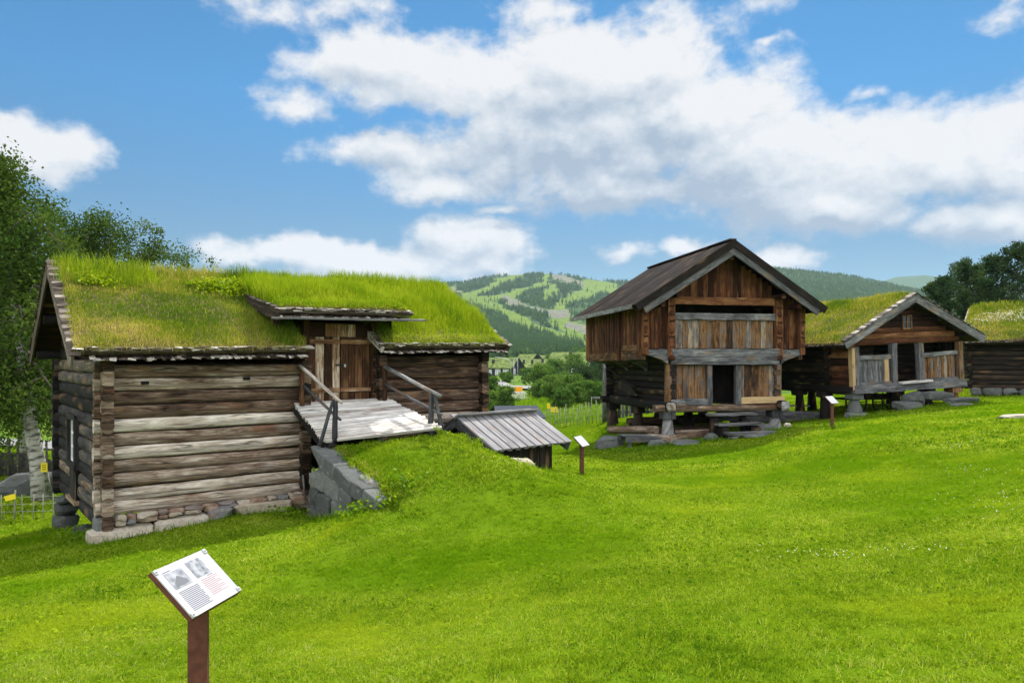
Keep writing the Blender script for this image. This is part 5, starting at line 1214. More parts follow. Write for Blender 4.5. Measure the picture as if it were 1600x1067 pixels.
def under_loft():
    # stone steps
    for lab,x,y,s,dz,t in (('large rough grey stone block at the foot of the loft door',2.25,-.55,(.85,.7,.66),.16,.3),('long flat grey upper step stone before the loft door',3.35,-.5,(1.3,.6,.36),.3,.4),('long low grey step stone right of the loft door',3.95,-1.0,(1.45,.6,.3),.05,.42),
       ('low rounded grey boulder left of the step stones',1.75,-.75,(1.0,.7,.45),.0,.3),('pale flat foundation stone under the left corner staddle',.1,-.1,(.9,.6,.22),.0,.9),('flat stone lying in the grass before the step stones',3.4,-1.6,(.9,.35,.14),0,.6)):
        p=bu_world(x,y); p.z=hz(p.x,p.y); mb=MB(); mb.rock((0,0,0),s,BT+random.uniform(-.1,.1),.42,.14,t); o=mb.build('step_stone',M['granite']); o.location=p+Vector((0,0,s[2]*.3+dz)); tag(o,lab,'step stone','stones at the loft house')
    c=bu_world(1.2,1.2); c.z=hz(c.x,c.y); root=empty('farm_cart',c,BT); tag(root,'old dark farm cart with spoked wheels stored under the loft house','cart')
    for x in (-.5,.75):
        mb=MB(); pts=[Vector((x+.48*math.cos(a),-.5,.5+.48*math.sin(a))) for a in np.linspace(0,2*math.pi,21)]; mb.tube(pts,.035,6,.3,cap=False); wh=mb.build('wheel',M['black_log'],root)
        mb=MB()
        for a in np.arange(8)*math.pi/4: mb.tube([(x,-.5,.5),(x+.46*math.cos(a),-.5,.5+.46*math.sin(a))],.02,5,.4)
        mb.build('spokes',M['black_log'],wh)
    mb=MB(); mb.plank((-.9,0,.62),(1.3,0,.62),(0,1,0),.9,.07,.3); mb.plank((-.9,-.45,.75),(1.3,-.45,.72),(0,0,1),.2,.04,.3); mb.build('bed',M['black_log'],root)
    mb=MB(); mb.tube([(1.2,-.3,.6),(2.4,-.5,.85)],.03,6,.3); mb.tube([(1.2,.3,.6),(.2,-.6,1.0)],.03,6,.3); mb.build_split('shaft',M['black_log'],root)
    p=bu_world(-1.6,3.0); p.z=hz(p.x,p.y); mb=MB(); mb.plank((-2.2,0,.33),(1.9,-.5,.33),(0,0,1),.42,.3,.5,jit=.02,seg=6); o=mb.build('timber_beam',M['grey_board']); o.location=p; tag(o,'thick grey squared beam lying between the side staddles of the loft house','beam')
    p=bu_world(-1.2,3.7); p.z=hz(p.x,p.y); mb=MB(); mb.plank((-2.2,0,.72),(1.6,-.3,.70),(0,1,0),.4,.05,.8); mb.plank((-1.5,0,-.1),(-1.5,0,.7),(1,0,0),.1,.1,.3); mb.plank((1.2,-.2,-.1),(1.2,-.2,.7),(1,0,0),.1,.1,.3); o=mb.build('plank_bench',M['grey_board']); o.location=p; tag(o,'plank laid over supports behind the side staddles of the loft house','bench')
    p=ground(1297,30.5); mb=MB(); mb.plank((0,0,-.1),(0,0,.95),(1,0,0),.08,.08,.6); o=mb.build('peg_post',M['pale']); o.location=p; tag(o,'short fresh yellowish post standing behind the loft house staddles','post')
under_loft()

# ------------------------------------------------------------------ far right cottage with flowering sod roof
def cottage():
    TH=R(-38); o0=Vector((20.55,33.0,-1.72)); root=empty('log_cottage',o0,TH)
    tag(root,'long dark log building with flowery turf roof at the right picture edge','log building','turf-roofed log buildings')
    mb=MB(); x=0
    while x<8:
        for z in (-.25,.1):
            w=random.uniform(.4,.8); mb.rock((x+w/2,0,z+.16),(w*1.03,.5,.36),0,.45,.1,random.uniform(.3,.7))
        x+=w
    mb.build('stone_foundation',M['granite'],root)
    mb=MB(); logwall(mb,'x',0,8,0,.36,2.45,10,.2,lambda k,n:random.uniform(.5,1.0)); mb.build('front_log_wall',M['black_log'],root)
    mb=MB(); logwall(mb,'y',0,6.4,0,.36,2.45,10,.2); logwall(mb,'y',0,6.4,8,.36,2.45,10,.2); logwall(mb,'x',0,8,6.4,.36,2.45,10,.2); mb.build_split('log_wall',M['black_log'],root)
    mb=MB(); mb.plank((2.0,-.12,1.6),(2.9,-.12,1.66),(0,0,1),.08,.04,.9); mb.build('pale_scar',M['pale'],root)
    mb=MB(); tA,nA=turf_slab(mb,[(-.35,-.5,2.42),(8.5,-.5,2.42),(8.5,3.2,4.18),(-.35,3.2,4.05)],.18,.12,40,18); tB,nB=turf_slab(mb,[(8.5,6.9,2.42),(-.35,6.9,2.42),(-.35,3.2,4.05),(8.5,3.2,4.18)],.18,.1,30,12); bed=mb.build('turf_roof',M['soil'],root)
    mb=MB(); ragged_edge(mb,(-.4,-.52,2.46),(8.5,-.52,2.46),(0,-1,0),(0,0,-.4),90,.05,.13,.13,tints=(.1,.7)); mb.log((-.4,-.5,2.46),(8.5,-.5,2.46),(0,0,1),.07,.08,.3)
    mb.plank((-.4,-.5,2.4),(-.4,3.2,4.02),(0,-1.6,3.7),.24,.05,.6); mb.plank((-.4,6.9,2.4),(-.4,3.2,4.02),(0,1.6,3.7),.24,.05,.6)
    mb.plank((4,-.5,2.36),(4,3.2,4.0),(1,0,0),8.6,.04,.2); mb.plank((4,6.9,2.36),(4,3.2,4.0),(1,0,0),8.6,.04,.2); mb.build('eave_bark',M['bark'],root)
    hf=lambda u,v:.13+.14*v
    roof_blades('roof_grass',tA,nA,30000,hf,M['roof_dry'],bed,.022,lambda u,v:.33+.5*mn.fractal((u*6,v*4,17),1,2,3)); roof_blades('roof_grass',tB,nB,9000,hf,M['roof_dry'],bed,.022,lambda u,v:.4)
    bm=bmesh.new(); bmesh.ops.create_icosphere(bm,subdivisions=1,radius=1); v0=[v.co[:] for v in bm.verts]; f0=[[q.index for q in f.verts] for f in bm.faces]; bm.free(); mb=MB()
    for _ in range(340):
        u,v=random.choice([(.10,.42),(.2,.55),(.3,.5),(.16,.6)]); u+=random.gauss(0,.05); v+=random.gauss(0,.07)
        if 0<u<1 and 0<v<1:
            p=tA(u,v)+Vector((0,0,random.uniform(.12,.26))); s=random.uniform(.015,.032); mb.add([(p.x+a*s,p.y+b*s,p.z+c*s*.6) for a,b,c in v0],f0,[(0,0,0)]*len(v0),random.random())
    tag(mb.build('white_flowers',M['clover'],bed),kind='stuff')
cottage()
# ------------------------------------------------------------------ information signs
def sign(px,d,hgt,label,phi=80,tau=44,lite=False):
    g=ground(px,d); root=empty('information_sign',g); tag(root,label,'sign','information signs on brown posts')
    mb=MB(); mb.plank((0,0,-.4),(0,0,hgt-.075),(math.cos(R(12)),math.sin(R(12)),0),.092,.055,.5,jit=0); mb.build('post',M['rust'],root)
    a=Vector((math.cos(R(phi)),math.sin(R(phi)),0)); b=Vector((math.sin(R(phi))*math.cos(R(tau)),-math.cos(R(phi))*math.cos(R(tau)),-math.sin(R(tau)))); n=a.cross(b)*-1
    if n.z<0: n=-n
    c=Vector((0,0,hgt)); w,h=.425,.305
    at=lambda u,v,o:c+a*((u-.5)*w)+b*((v-.5)*h)+n*o
    def slab(mb,u0,u1,v0,v1,o,th,tint=.5): p=at(u0,(v0+v1)/2,o); q=at(u1,(v0+v1)/2,o); mb.plank(p,q,b,(v1-v0)*h,th,tint,jit=0,seg=1)
    mb=MB(); slab(mb,.0,1,.0,1,-.016,.024); mb.build('panel',M['rust'],root)
    mb=MB(); slab(mb,.004,.996,.006,.994,.0,.006); sh=mb.build('sheet',M['sheet'],root)
    if lite: return
    for u,v in ((.03,.05),(.97,.05),(.03,.95),(.97,.95)):
        mb=MB(); slab(mb,u-.028,u+.028,v-.04,v+.04,.005,.008); p=at(u,v,.01); mb.rock(p,(.012,.012,.012),0,1,0,.5,ICO2); mb.build('corner_clip',M['steel'],root)
    for u0,u1,v0,v1,s in ((.10,.42,.14,.46,1),(.52,.80,.10,.44,2)):
        mb=MB(); slab(mb,u0,u1,v0,v1,.0042,.001); ph=mb.build('photo',mat_print(s),sh)
        if s==1:  # gabled house on the printed picture
            mb=MB(); vs=[at(u0+.05,v0+.22,.0053),at(u0+.16,v0+.10,.0053),at(u0+.27,v0+.22,.0053),at(u0+.27,v0+.29,.0053),at(u0+.05,v0+.29,.0053)]; mb.poly(vs,[[0,1,2,3,4]]); mb.build('printed_house',M['ink'],ph)
    mb=MB()
    slab(mb,.10,.24,.105,.118,.0042,.001)
    for i in range(13):
        v=.52+i*.031; slab(mb,.10,.46-random.uniform(0,.05)*(i%4==3),v,v+.011,.0042,.001)
    slab(mb,.70,.80,.465,.474,.0042,.001); mb.build('black_text_lines',M['ink'],sh)
    mb=MB()
    for i in range(10):
        v=.50+i*.034; slab(mb,.54,.86-random.uniform(0,.12)*(i%3==2),v,v+.010,.0042,.001)
    mb.build('red_text_lines',M['redink'],sh)
def mat_print(s):
    m,N,out=material('printed_grey_picture'); g=N.attr('gc').outputs['Vector']
    n=N.noise(g,14+s*5,3,.6); v=N.voro(g,22+6*s); c=N.ramp(N.math('ADD',N.math('MULTIPLY',n,.6),N.math('MULTIPLY',v.outputs['Distance'],.5)),[(.3,(.12,.125,.145)),(.5,(.24,.25,.28)),(.7,(.38,.39,.42))])
    principled(N,out,c,.3); return m
sign(310,3.72,.90,'white information sheet tilted on a brown post in the near lawn')
sign(909,17,.80,'small white information sign on a brown post between low shed and tall storehouse',phi=62,lite=True)
sign(1300,23,.92,'small white information sign on a brown post before the loft house',phi=38,lite=True)

# ------------------------------------------------------------------ fences, poles, tags
def wire_fence():
    root=empty('pole_fence',ground(905,44)); off=root.location; tag(root,'light fence of thin pale poles across the meadow left of the storehouse','fence')
    prev=None; wires=[[] for _ in range(4)]
    for i,px in enumerate(np.linspace(836,956,25)):
        d=44-(px-836)*.035; p=ground(px+random.uniform(-1,1),d); mb=MB(); h=random.uniform(.95,1.35)+ (.25 if i%6==0 else 0)
        mb.tube([p-Vector((0,0,.2)),p+Vector((random.uniform(-.06,.06),0,h))],.022,5,.6); mb.build('post',M['pale_pole'],root,off)
        for k in range(4): wires[k].append(p+Vector((0,0,.3+k*.25)))
    mb=MB()
    for w in wires: mb.tube(w,.006,4,.5)
    mb.build('wires',M['steel'],root,off)
    root=empty('wire_fence',ground(40,18)); off=root.location; tag(root,'low wire fence on thin pale stakes in the grass left of the cabin','fence')
    wires=[[],[],[]]
    for i,px in enumerate((-60,-28,4,22,36,52,68,83,98)):
        p=ground(px,18.3); mb=MB(); mb.tube([p-Vector((0,0,.2)),p+Vector((random.uniform(-.05,.08),0,.62+.12*(i==3)))],.012 if i!=3 else .02,5,.8); mb.build('stake',M['pale_pole'],root,off)
        for k in range(3): wires[k].append(p+Vector((0,0,.2+.18*k)))
    mb=MB()
    for w in wires: mb.tube(w,.004,4,.5)
    mb.build('wires',M['steel'],root,off)
wire_fence()
def plate(label,p,w,h,m='yellow',tilt=0.0,rz=0.0,posts=0,name='warning_tag',cat='sign'):
    root=empty(name,p,rz); tag(root,label,cat); mb=MB(); c,s=math.cos(tilt),math.sin(tilt); mb.plank((-w/2*c,0,-w/2*s),(w/2*c,0,w/2*s),(0,0,1),h,.015,.5,jit=.003); pl=mb.build('plate',M[m],root)
    mb=MB()
    for i in range(3 if name=='paper_notice' else 0):
        z=h*(.22-.22*i); mb.plank((-w*.3*c,-.010,z-w*.3*s),(w*.3*c,-.010,z+w*.3*s),(0,0,1),h*.06,.004,.5,jit=0,seg=1)
    if mb.v: mb.build('printed_lines',M['iron'],pl)
    for i in range(posts):
        x=(-.3+.6*i)*w if posts>1 else 0; mb=MB(); mb.tube([(x,.05,-2.6 if posts>1 else -1.0),(x,.05,h*.3)],.04 if posts>1 else .015,6,.5); mb.build('post',M['steel'],root)
p=P(857,634,43.2); plate('tall narrow yellow tag on a corner pole of the meadow fence',p,.2,.32); p=P(866,640,43.3); plate('square yellow tag hanging on the thin pole meadow fence',p,.40,.30)
p=P(16,777,18.2); plate('yellow tag tied to the low wire fence left of the cabin',p,.27,.13,tilt=.25)
p=P(69,730,20.55); plate('yellow paper notice fixed to the white birch trunk',p,.17,.26,rz=.1,name='paper_notice')
p=P(810,608,112); plate('orange road sign on two posts beside the valley road',p,1.25,.75,'orange',posts=2,name='road_sign')
def utility():
    p=ground(946,40); root=empty('utility_pole',p); tag(root,'grey wooden utility pole with cross piece left of the storehouse','utility pole')
    mb=MB(); mb.tube([(0,0,-.3),(0,0,3.9)],[.17,.15],10,.6); mb.build('pole',M['grey_board'],root)
    mb=MB(); mb.plank((-.5,0,3.75),(.25,0,3.75),(0,0,1),.16,.12,.7); mb.plank((-.75,-.1,1.35),(.1,-.1,1.35),(0,0,1),.1,.05,.8); mb.build('cross_piece',M['grey_board'],root)
    p=ground(962,42); root=empty('picket_fence',p,R(10)); tag(root,'grey upright board fence behind the left corner of the storehouse','fence'); mb=MB(); boards(mb,(-.7,0,-.1),(3.0,0,-.1),(0,0,1),1.25,18,.03,gap=.05); mb.build('pickets',M['grey_board'],root); mb=MB(); mb.plank((-.7,.05,.4),(3,.05,.4),(0,0,1),.1,.04); mb.build('rail',M['grey_board'],root)
    for px,y,d,lab in ((798,561,215,'thin street lamp with curved arm left of the valley cabins'),):
        p=ground(px,d); root=empty('street_lamp',p); tag(root,lab,'street lamp'); mb=MB(); t=(H-y)/F*d-p.z; mb.tube([(0,0,0),(0,0,t*.8),(-.6,0,t*.97),(-3.5,0,t*1.12)],[.13,.1,.09,.07],7,.6); mb.build('pole',M['steel'],root); mb=MB(); mb.plank((-4.6,0,t*1.12),(-3.4,0,t*1.12),(0,1,0),.35,.15); mb.build('lamp_head',M['steel'],root)
    for i,(px,d,h,lab) in enumerate(((803,150,8,'tall thin steel lamp post standing nearest to the orange road sign'),(809,190,8,'tall thin steel lamp post between orange road sign and valley cabins'))):
        p=ground(px,d); root=empty('lamp_post',p); tag(root,lab,'lamp post'); mb=MB(); mb.tube([(0,0,0),(0,0,h*.7)],[.08,.06],6,.6); mb.build('pole',M['steel'],root); mb=MB(); mb.plank((-.3,0,h*.7),(.3,0,h*.7),(0,1,0),.2,.1); mb.build('lamp_head',M['steel'],root)
utility()
def skigard():
    root=empty('slat_fence',ground(45,28.5)); off=root.location; tag(root,'traditional fence of dark slanted rails and paired posts behind the birch','fence')
    for px in (-70,-40,-10,6,20,35,50,80,97):
        for dx in (-.07,.09):
            p=ground(px,28.5)+Vector((dx,-.12 if dx<0 else .12,0)); mb=MB(); mb.tube([p-Vector((0,0,.2)),p+Vector((dx*.6,0,random.uniform(1.35,1.6)))],.04,6,.3); mb.build('post',M['fence_wood'],root,off)
    mb=MB(); a=ground(-90,28.5); b=ground(112,28.5)
    for i in range(46):
        t=i/45; p=a.lerp(b,t); q=p+Vector((-1.25,0,.95)); mb.tube([p+Vector((.2,0,-.02)),q],.028,5,random.random())
    mb.build('slanted_rails',M['fence_wood'],root,off)
skigard()
boulder('boulder','broad low grey boulder in the grass behind the birch trunk',64,23.0,(2.7,1.6,1.5),'granite',.3,-.35,rz=.2,boxy=.9,rough=.15)
def slab_patch():
    boulder('flat_stone','pale flat stone slab lying in the grass at the right picture edge',1594,20.5,(1.0,.5,.12),'stone',.85,-.0); boulder('flat_stone','small grey flat stone beside the pale slab at the right picture edge',1577,20.2,(.6,.35,.08),'stone',.4,.0)
slab_patch()

# ------------------------------------------------------------------ valley: roads, cabins, dark roofed hut
def ribbon(name,pts,w,m,lift=.12):
    P3=[ground(px,d) for px,d in pts]; L=[];Rr=[]
    for i in range(len(P3)):
        t=(P3[min(i+1,len(P3)-1)]-P3[max(i-1,0)]); n=Vector((-t.y,t.x,0)).normalized()
        for s,A in ((1,L),(-1,Rr)):
            q=P3[i]+n*(s*w/2); q.z=max(hz(q.x,q.y),P3[i].z)+lift; A.append(q)
    mb=MB(); n=len(P3); mb.poly(L+Rr,[[i,n+i,n+i+1,i+1] for i in range(n-1)],.5,True); return tag(mb.build(name,m),kind='structure')
def dens(pts,k=6):
    out=[]
    for (a,b),(c,d) in zip(pts[:-1],pts[1:]):
        for i in range(k): t=i/k; out.append((a+(c-a)*t,b+(d-b)*t))
    return out+[pts[-1]]
ribbon('road',dens([(735,150),(780,146),(815,139),(850,127),(885,112),(1010,100)]),7,M['road'],.15)
ribbon('road',dens([(770,185),(790,140),(805,110),(806,92)]),3.4,M['road'],.22)
ribbon('road',dens([(-260,44),(-60,42),(60,41),(160,40)]),3.2,M['road'],.12)
ribbon('village_path',dens([(740,236),(790,232),(850,228),(930,225)]),2.5,M['road'],.2)
def far_cabin(label,px,d,w,dep,hw,hr,rz,wins=(),chim=((.5,.3),),gable=1):
    g=ground(px,d); root=empty('holiday_cabin',g,rz); tag(root,label,'cabin','dark holiday cabins in the valley')
    x=w/2
    mb=MB(); vs=[(-x,0,-.6),(x,0,-.6),(x,dep,-.6),(-x,dep,-.6),(-x,0,hw),(x,0,hw),(x,dep,hw),(-x,dep,hw),(-x,dep/2,hr),(x,dep/2,hr)]
    mb.poly(vs,[[0,1,5,4],[1,2,6,9,5],[2,3,7,6],[3,0,4,8,7]]); mb.build('wall',M['far_wall'],root)
    mb=MB(); o=.7
    for s,y0 in ((-1,0),(1,dep)):
        sl=(hr-hw)/(dep/2); ye=y0+s*o; ze=hw-sl*o
        n=10
        vs=[];
        for j in range(n+1):
            for i in range(n+1):
                t=j/n; X0=-x-o+(w+2*o)*i/n; vs.append((X0,ye+(dep/2-ye)*t,ze+(hr-ze)*t+.25+.1*mn.noise((X0*.8,t*5,px))))
        mb.poly(vs,[[j*(n+1)+i,j*(n+1)+i+1,(j+1)*(n+1)+i+1,(j+1)*(n+1)+i] for j in range(n) for i in range(n)],.5,True)
        mb.poly([(-x-o,ye,ze),(x+o,ye,ze),(x+o,dep/2,hr),(-x-o,dep/2,hr)],[[0,1,2,3]]); mb.poly([(-x-o,ye,ze),(x+o,ye,ze),(x+o,ye,ze+.25),(-x-o,ye,ze+.25)],[[0,1,2,3]])
    rf=mb.build('roof',M['far_roof'],root)
    mb=MB()
    for e in (-x-o,x+o):
        for s,y0 in ((-1,-o),(1,dep+o)): sl=(hr-hw)/(dep/2); mb.plank((e,y0,hw-sl*o+.1),(e,dep/2,hr+.1),(0,0,1),.3,.08,.5)
    mb.build('verge_board',M['far_wall'],rf)
    for cx,cy in chim: mb=MB(); mb.box((-x+cx*w,cy*dep,hw+(hr-hw)*min(cy,1-cy)*2+.6),.7,.7,1.5); mb.build('chimney',M['far_wall'],rf)
    for face,a,z,ww,hh in wins:
        mb=MB(); 
        if face=='f': mb.box((a,-.04,z),ww,.08,hh); 
        else: mb.box((x+.04,a,z),.08,ww,hh)
        fr=mb.build('window',M['white_paint'],root); mb=MB()
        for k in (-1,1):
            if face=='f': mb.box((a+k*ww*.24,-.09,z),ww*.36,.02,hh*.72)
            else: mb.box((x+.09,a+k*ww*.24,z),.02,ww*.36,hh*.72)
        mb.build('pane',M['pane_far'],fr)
M['pane_far']=mat_plain('painted_reflection_pane',(.45,.5,.55),.2,var=.1)  # sky reflection put into the pale pane colour
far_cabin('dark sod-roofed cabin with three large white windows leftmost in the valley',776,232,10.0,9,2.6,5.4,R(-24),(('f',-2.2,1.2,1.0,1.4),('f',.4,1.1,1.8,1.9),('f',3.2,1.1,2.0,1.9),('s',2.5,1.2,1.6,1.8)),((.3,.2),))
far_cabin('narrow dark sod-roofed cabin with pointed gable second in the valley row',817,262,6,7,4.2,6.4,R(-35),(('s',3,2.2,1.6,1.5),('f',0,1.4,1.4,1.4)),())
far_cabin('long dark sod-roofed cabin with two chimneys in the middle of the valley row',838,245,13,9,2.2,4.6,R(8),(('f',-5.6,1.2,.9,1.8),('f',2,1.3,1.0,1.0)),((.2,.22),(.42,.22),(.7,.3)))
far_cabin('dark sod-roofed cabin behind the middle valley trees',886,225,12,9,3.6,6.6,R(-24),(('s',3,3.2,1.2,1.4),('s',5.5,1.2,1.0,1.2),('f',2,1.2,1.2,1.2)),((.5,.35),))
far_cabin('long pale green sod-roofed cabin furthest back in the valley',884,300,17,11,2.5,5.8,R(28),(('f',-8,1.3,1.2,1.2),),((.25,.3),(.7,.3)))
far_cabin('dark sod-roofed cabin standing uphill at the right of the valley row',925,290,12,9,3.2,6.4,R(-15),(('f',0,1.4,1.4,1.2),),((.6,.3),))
def hut():
    A=P(779,635,39); z0=hz(A.x,A.y); root=empty('metal_roofed_hut',(A.x,A.y,z0-.2),R(10)); tag(root,'low hut with plain blue grey metal roof behind the plank shed','hut'); t=A.z-z0+.2
    mb=MB(); w=2.05; 
    mb.poly([(-.3,-1.0,t-.55),(w+.3,-1.0,t-.55),(w+.15,.6,t+.0),(-.15,.6,t+.0)],[[0,1,2,3]]); mb.poly([(-.3,-1.0,t-.60),(w+.3,-1.0,t-.60),(w+.15,.6,t-.05),(-.15,.6,t-.05)],[[3,2,1,0]]); mb.poly([(-.3,-1,t-.6),(w+.3,-1,t-.6),(w+.3,-1,t-.55),(-.3,-1,t-.55)],[[0,1,2,3]]); mb.poly([(-.15,.6,t),(w+.15,.6,t),(w+.3,2.2,t-.55),(-.3,2.2,t-.55)],[[0,1,2,3]]); mb.build('roof',M['slate'],root)
    mb=MB(); boards(mb,(0,-.7,-.2),(w,-.7,-.2),(0,0,1),t-.35,12,.04); boards(mb,(w,-.7,-.2),(w,1.9,-.2),(0,0,1),t-.35,10,.04); boards(mb,(0,-.7,-.2),(0,1.9,-.2),(0,0,1),t-.35,10,.04); boards(mb,(0,1.9,-.2),(w,1.9,-.2),(0,0,1),t-.35,12,.04); mb.build('board_wall',M['black_log'],root)
hut()
p=ground(839,170); mb=MB(); mb.tube([(0,0,0),(0,0,2.6),(0,0,2.9)],[.55,.55,.2],10,.5); o=mb.build('white_marker',M['white_paint']); o.location=p; tag(o,'small white marker beside the valley bushes below the cabins','marker')

# ------------------------------------------------------------------ trees
B=M['birch_bark']; K=M['trunk']
g=ground(68,21)
tree('birch_tree','big white-stemmed leaning birch with drooping crown left of the cabin',g,10.3,3.1,2.3,52000,.115,3,M['birch_leaf'],B,.24,lean=(-.15,0),limbs=36,droop=.6,topf=.3,spread=.36)
tree('birch_tree','dense dark birch standing at the left picture edge behind the leaning birch',ground(-95,25),12.3,3.8,1.6,42000,.11,11,M['birch_leaf'],B,.22,limbs=34,droop=.4,topf=.35,spread=.42)
tree('birch_tree','broad low-branched birch behind the left end of the turf roof',ground(125,31),10.4,4.3,2.5,34000,.12,5,M['birch_leaf'],B,.18,lean=(.03,0),limbs=28,droop=.25,topf=.4,spread=.34)
tree('birch_tree','slender birch whose thin crown rises over the ridge of the turf roof',ground(215,33),9.9,3.6,3.6,15000,.12,6,M['birch_leaf'],B,.13,lean=(.035,0),limbs=22,droop=.15,topf=.45,spread=.26)
tree('birch_tree','birch filling the gap between the leaning birch and the cabin gable',ground(35,34),9.6,3.4,1.8,26000,.13,8,M['birch_leaf'],B,.17,limbs=26,droop=.35,topf=.35,spread=.4)
RT='dark trees behind the right buildings'
for i,(px,d,h,cr,lab) in enumerate(((1466,56,7.0,2.6,'small dark tree at the left end of the right tree group'),(1506,58,8.6,3.1,'dark leafy tree second from the left in the right tree group'),(1548,55,9.2,3.0,'tall dark tree with ragged top above the flowery turf roof'),(1590,54,10.0,3.2,'tallest dark tree at the right picture edge'),(1640,56,10.4,3.4,'dark tree beyond the right picture edge leaning into view'),(1528,66,8.0,3.2,'dark tree half hidden behind the ragged right tree group'))):
    g=ground(px,d); h=((H-{0:424,1:398,2:388,3:368,4:360,5:410}[i])/F*d-g.z)*.96
    tree('rowan_tree',lab,g,h,cr*.8,h*.12,13000,.17,20+i,M['dark_leaf'],K,.15,limbs=30,droop=.2,topf=.4,spread=.3,group=RT)
# valley bushes and trees: px, row of the top, distance, radius
VB=[(768,588,75,2.0,'b','round light green bush right of the cabin corner'),(790,604,70,1.7,'b','low light green bush nearest to the orange road sign'),(752,600,66,1.8,'b','light green bush hard against the cabin corner'),(848,572,100,3.3,'b','tall light green tree in the middle of the valley'),(866,592,82,2.6,'b','broad green bush in front of the tallest valley tree'),(845,600,92,2.4,'b','dark green bush beside the pale valley road'),(893,590,78,2.8,'b','round green tree left of the utility pole'),(915,575,95,3.6,'d','dark green tree behind the utility pole'),(938,560,105,4.2,'d','tall dark green tree behind the jettied storehouse gallery'),(905,600,68,2.0,'b','light green bush just above the pole fence'),(930,602,64,2.2,'b','bushy green shrub between pole fence and utility pole'),(880,612,64,1.6,'b','small light green shrub above the left end of the pole fence'),(960,570,90,3.8,'d','dark tree seen past the left side of the storehouse'),(1280,585,60,3.0,'d','dark bush seen under the loft house'),(1240,590,55,2.6,'d','dark bush seen between the two storehouses')]
for i,(px,y,d,cr,k,lab) in enumerate(VB):
    g=ground(px,d); h=max(1.6,(H-y)/F*d-g.z)
    tree('valley_bush' if cr<2.3 else 'valley_tree',lab,g,h*.93,cr*.62,h*.1,8500,.19*d/80,50+i,M['bush_leaf'] if k=='b' else M['dark_leaf'],K,.12,limbs=22,droop=.1,topf=.3,spread=.55,group='trees and bushes in the valley',cat='bush' if cr<2.3 else 'tree')
for i,(px,y,d,cr,lab) in enumerate(((758,588,160,2.2,'small far bush below the leftmost valley cabin'),(790,590,170,2.0,'small far bush on the bank below the second valley cabin'),(826,589,175,2.4,'low far bush on the bank left of the middle valley trees'),(835,583,150,2.6,'round far bush beside the white marker'),(866,566,200,3.4,'far tree before the long dark valley cabin'),(897,560,210,3.8,'far tree between the right valley cabins'),(780,555,290,3.2,'far spruce-dark tree behind the leftmost valley cabin'),(858,556,285,3.4,'far tree behind the two chimneys'),(822,556,300,3.0,'far dark tree behind the pointed gable'))):
    g=ground(px,d); tree('valley_bush' if cr<2.7 else 'valley_tree',lab,g,max(1.5,((H-y)/F*d-g.z)),cr,.3,2600,.5,120+i,M['bush_leaf'] if i%3 else M['dark_leaf'],K,.15,limbs=16,droop=.1,spread=.5,group='trees and bushes in the valley',cat='bush' if cr<2.7 else 'tree')
# far bushes at the foot of the hill
for i,(px,y,d,cr,lab) in enumerate(((744,566,330,5,'far green tree behind the left valley cabins'),(792,568,330,5,'far dark tree left of the street lamp'),(806,572,300,4,'far bush between the first two valley cabins'),(915,552,340,7,'far pale tree behind the right valley cabins'))):
    g=ground(px,d); tree('valley_tree',lab,g,(H-y)/F*d-g.z,cr,.5,2600,1.0,90+i,M['bush_leaf'],K,.2,limbs=16,droop=.1,spread=.5,group='trees and bushes in the valley')

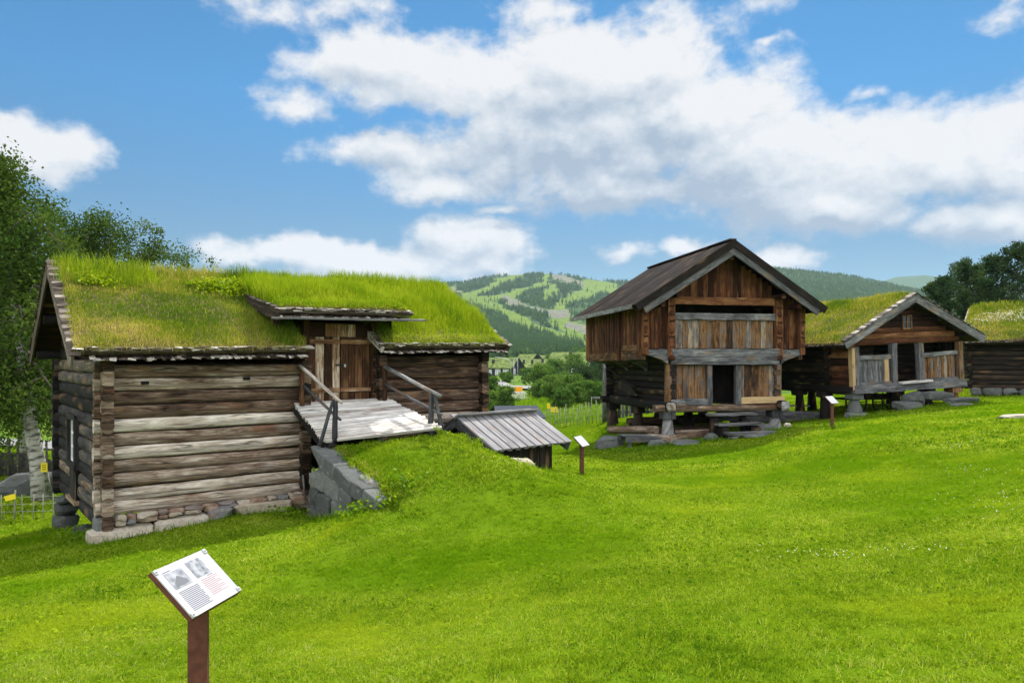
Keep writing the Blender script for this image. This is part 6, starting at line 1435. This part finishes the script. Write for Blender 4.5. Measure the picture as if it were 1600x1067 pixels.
# ------------------------------------------------------------------ rough grass round walls, posts and stones
def edges():
    pts=[]
    for t in np.linspace(-.2,3.5,26): q=cab_world(t,-.3); pts.append((q.x,q.y,.55))
    for t in np.linspace(-.1,.6,6): q=cab_world(t*.5-.35,t*3); pts.append((q.x,q.y,1.3))
    for t in np.linspace(3.0,3.9,8): q=cab_world(t,-3.6+.4*random.random()); pts.append((q.x,q.y,1.4))
    for t in np.linspace(-3.4,-1.0,12): q=cab_world(3.1,t); pts.append((q.x,q.y,1.0))
    for y in np.linspace(1,5.4,10): q=cab_world(-.35,y); pts.append((q.x,q.y,.6))
    g=ground(909,17); pts.append((g.x,g.y,1.1)); pts+= [(g.x+.3,g.y,.5),(g.x-.3,g.y+.1,.5)]
    for px in (815,840,855): g=ground(px,15.4); pts.append((g.x,g.y,.7))
    tuft_ring(pts,70,.08,.26,.016,.16,M['tall_blade'])
    pts=[]
    for t in np.linspace(-1.3,-3.3,18): q=cab_world(3.74+random.uniform(-.03,.08),t); pts.append((q.x,q.y,1))
    tuft_ring(pts,60,.03,.10,.012,.06,M['roof_dry'])
    pts=[]
    for x in np.linspace(-2.3,5.2,26): q=sh_world(x,-1.0+random.uniform(-.3,.4)); pts.append((q.x,q.y,1))
    for x in np.linspace(-.4,5,14): q=bu_world(x,-1.2 if x>1 else -.5); pts.append((q.x,q.y,.8))
    for x in np.linspace(-4,-.5,10): q=bu_world(x,2); pts.append((q.x,q.y,.6))
    g=ground(1300,23); pts+=[(g.x+.2*k,g.y,1.2) for k in (-1,0,1)]
    tuft_ring(pts,90,.08,.30,.026,.22,M['tall_blade'])
    # leafy weeds at the stone ramp wall
    c=[]
    for lx,ly,n in ((3.2,-3.3,120),(3.6,-3.75,160),(3.9,-3.9,90),(2.9,-1.0,90),(-.4,.9,130),(-.35,2.2,90)):
        for _ in range(n):
            q=cab_world(lx+random.gauss(0,.17),ly+random.gauss(0,.17)); c.append((q.x,q.y,hz(q.x,q.y)+random.uniform(.03,.24)))
    tag(link('weed_leaves',leaves_mesh('weed_leaves',np.array(c),.085,rng.uniform(.2,.9,len(c)),1.0),M['tall_blade']),kind='stuff')
    # meadow between lawn edge and fence, and the bank by the valley
    N=26000; px=rng.uniform(700,1010,N); d=rng.uniform(46,110,N); x=(px-800)/F*d; k=rng.uniform(0,1,N)>0
    z=base_h(x,d); h=rng.uniform(.2,.6,N); a=rng.uniform(0,6.28,N); lean=np.stack([np.cos(a),np.sin(a),0*a],-1)*(h*.4)[:,None]
    tag(blade_obj('meadow_grass',np.stack([x,d,z-.02],-1),h,rng.uniform(.05,.11,N),lean,rng.uniform(.2,1,N),M['tall_blade']),kind='stuff')
edges()

# ------------------------------------------------------------------ air of the valley
def haze():
    m,N,out=material('valley_air'); v=N.new('ShaderNodeVolumePrincipled'); v.inputs['Color'].default_value=(.60,.80,1,1); v.inputs['Density'].default_value=HAZE; v.inputs['Anisotropy'].default_value=.2
    N.l.new(v.outputs[0],out.inputs['Volume'])
    lo,hi=ZLO-1.0,ZHI+20.0; s=5600.0
    mb=MB(); mb.poly([(-s,-s,lo),(s,-s,lo),(s,s,lo),(-s,s,lo),(-s,-s,hi),(s,-s,hi),(s,s,hi),(-s,s,hi)],[[3,2,1,0],[4,5,6,7],[0,1,5,4],[1,2,6,5],[2,3,7,6],[3,0,4,7]])
    tag(mb.build('haze',m),kind='stuff')
_zs=np.concatenate([np.array([v.co.z for v in bpy.data.objects[n].data.vertices]) for n in ('lawn','valley_ground','hills')])
ZLO,ZHI=float(_zs.min()),float(_zs.max())+12
if HAZE>0: haze()
print('z range',ZLO,ZHI)
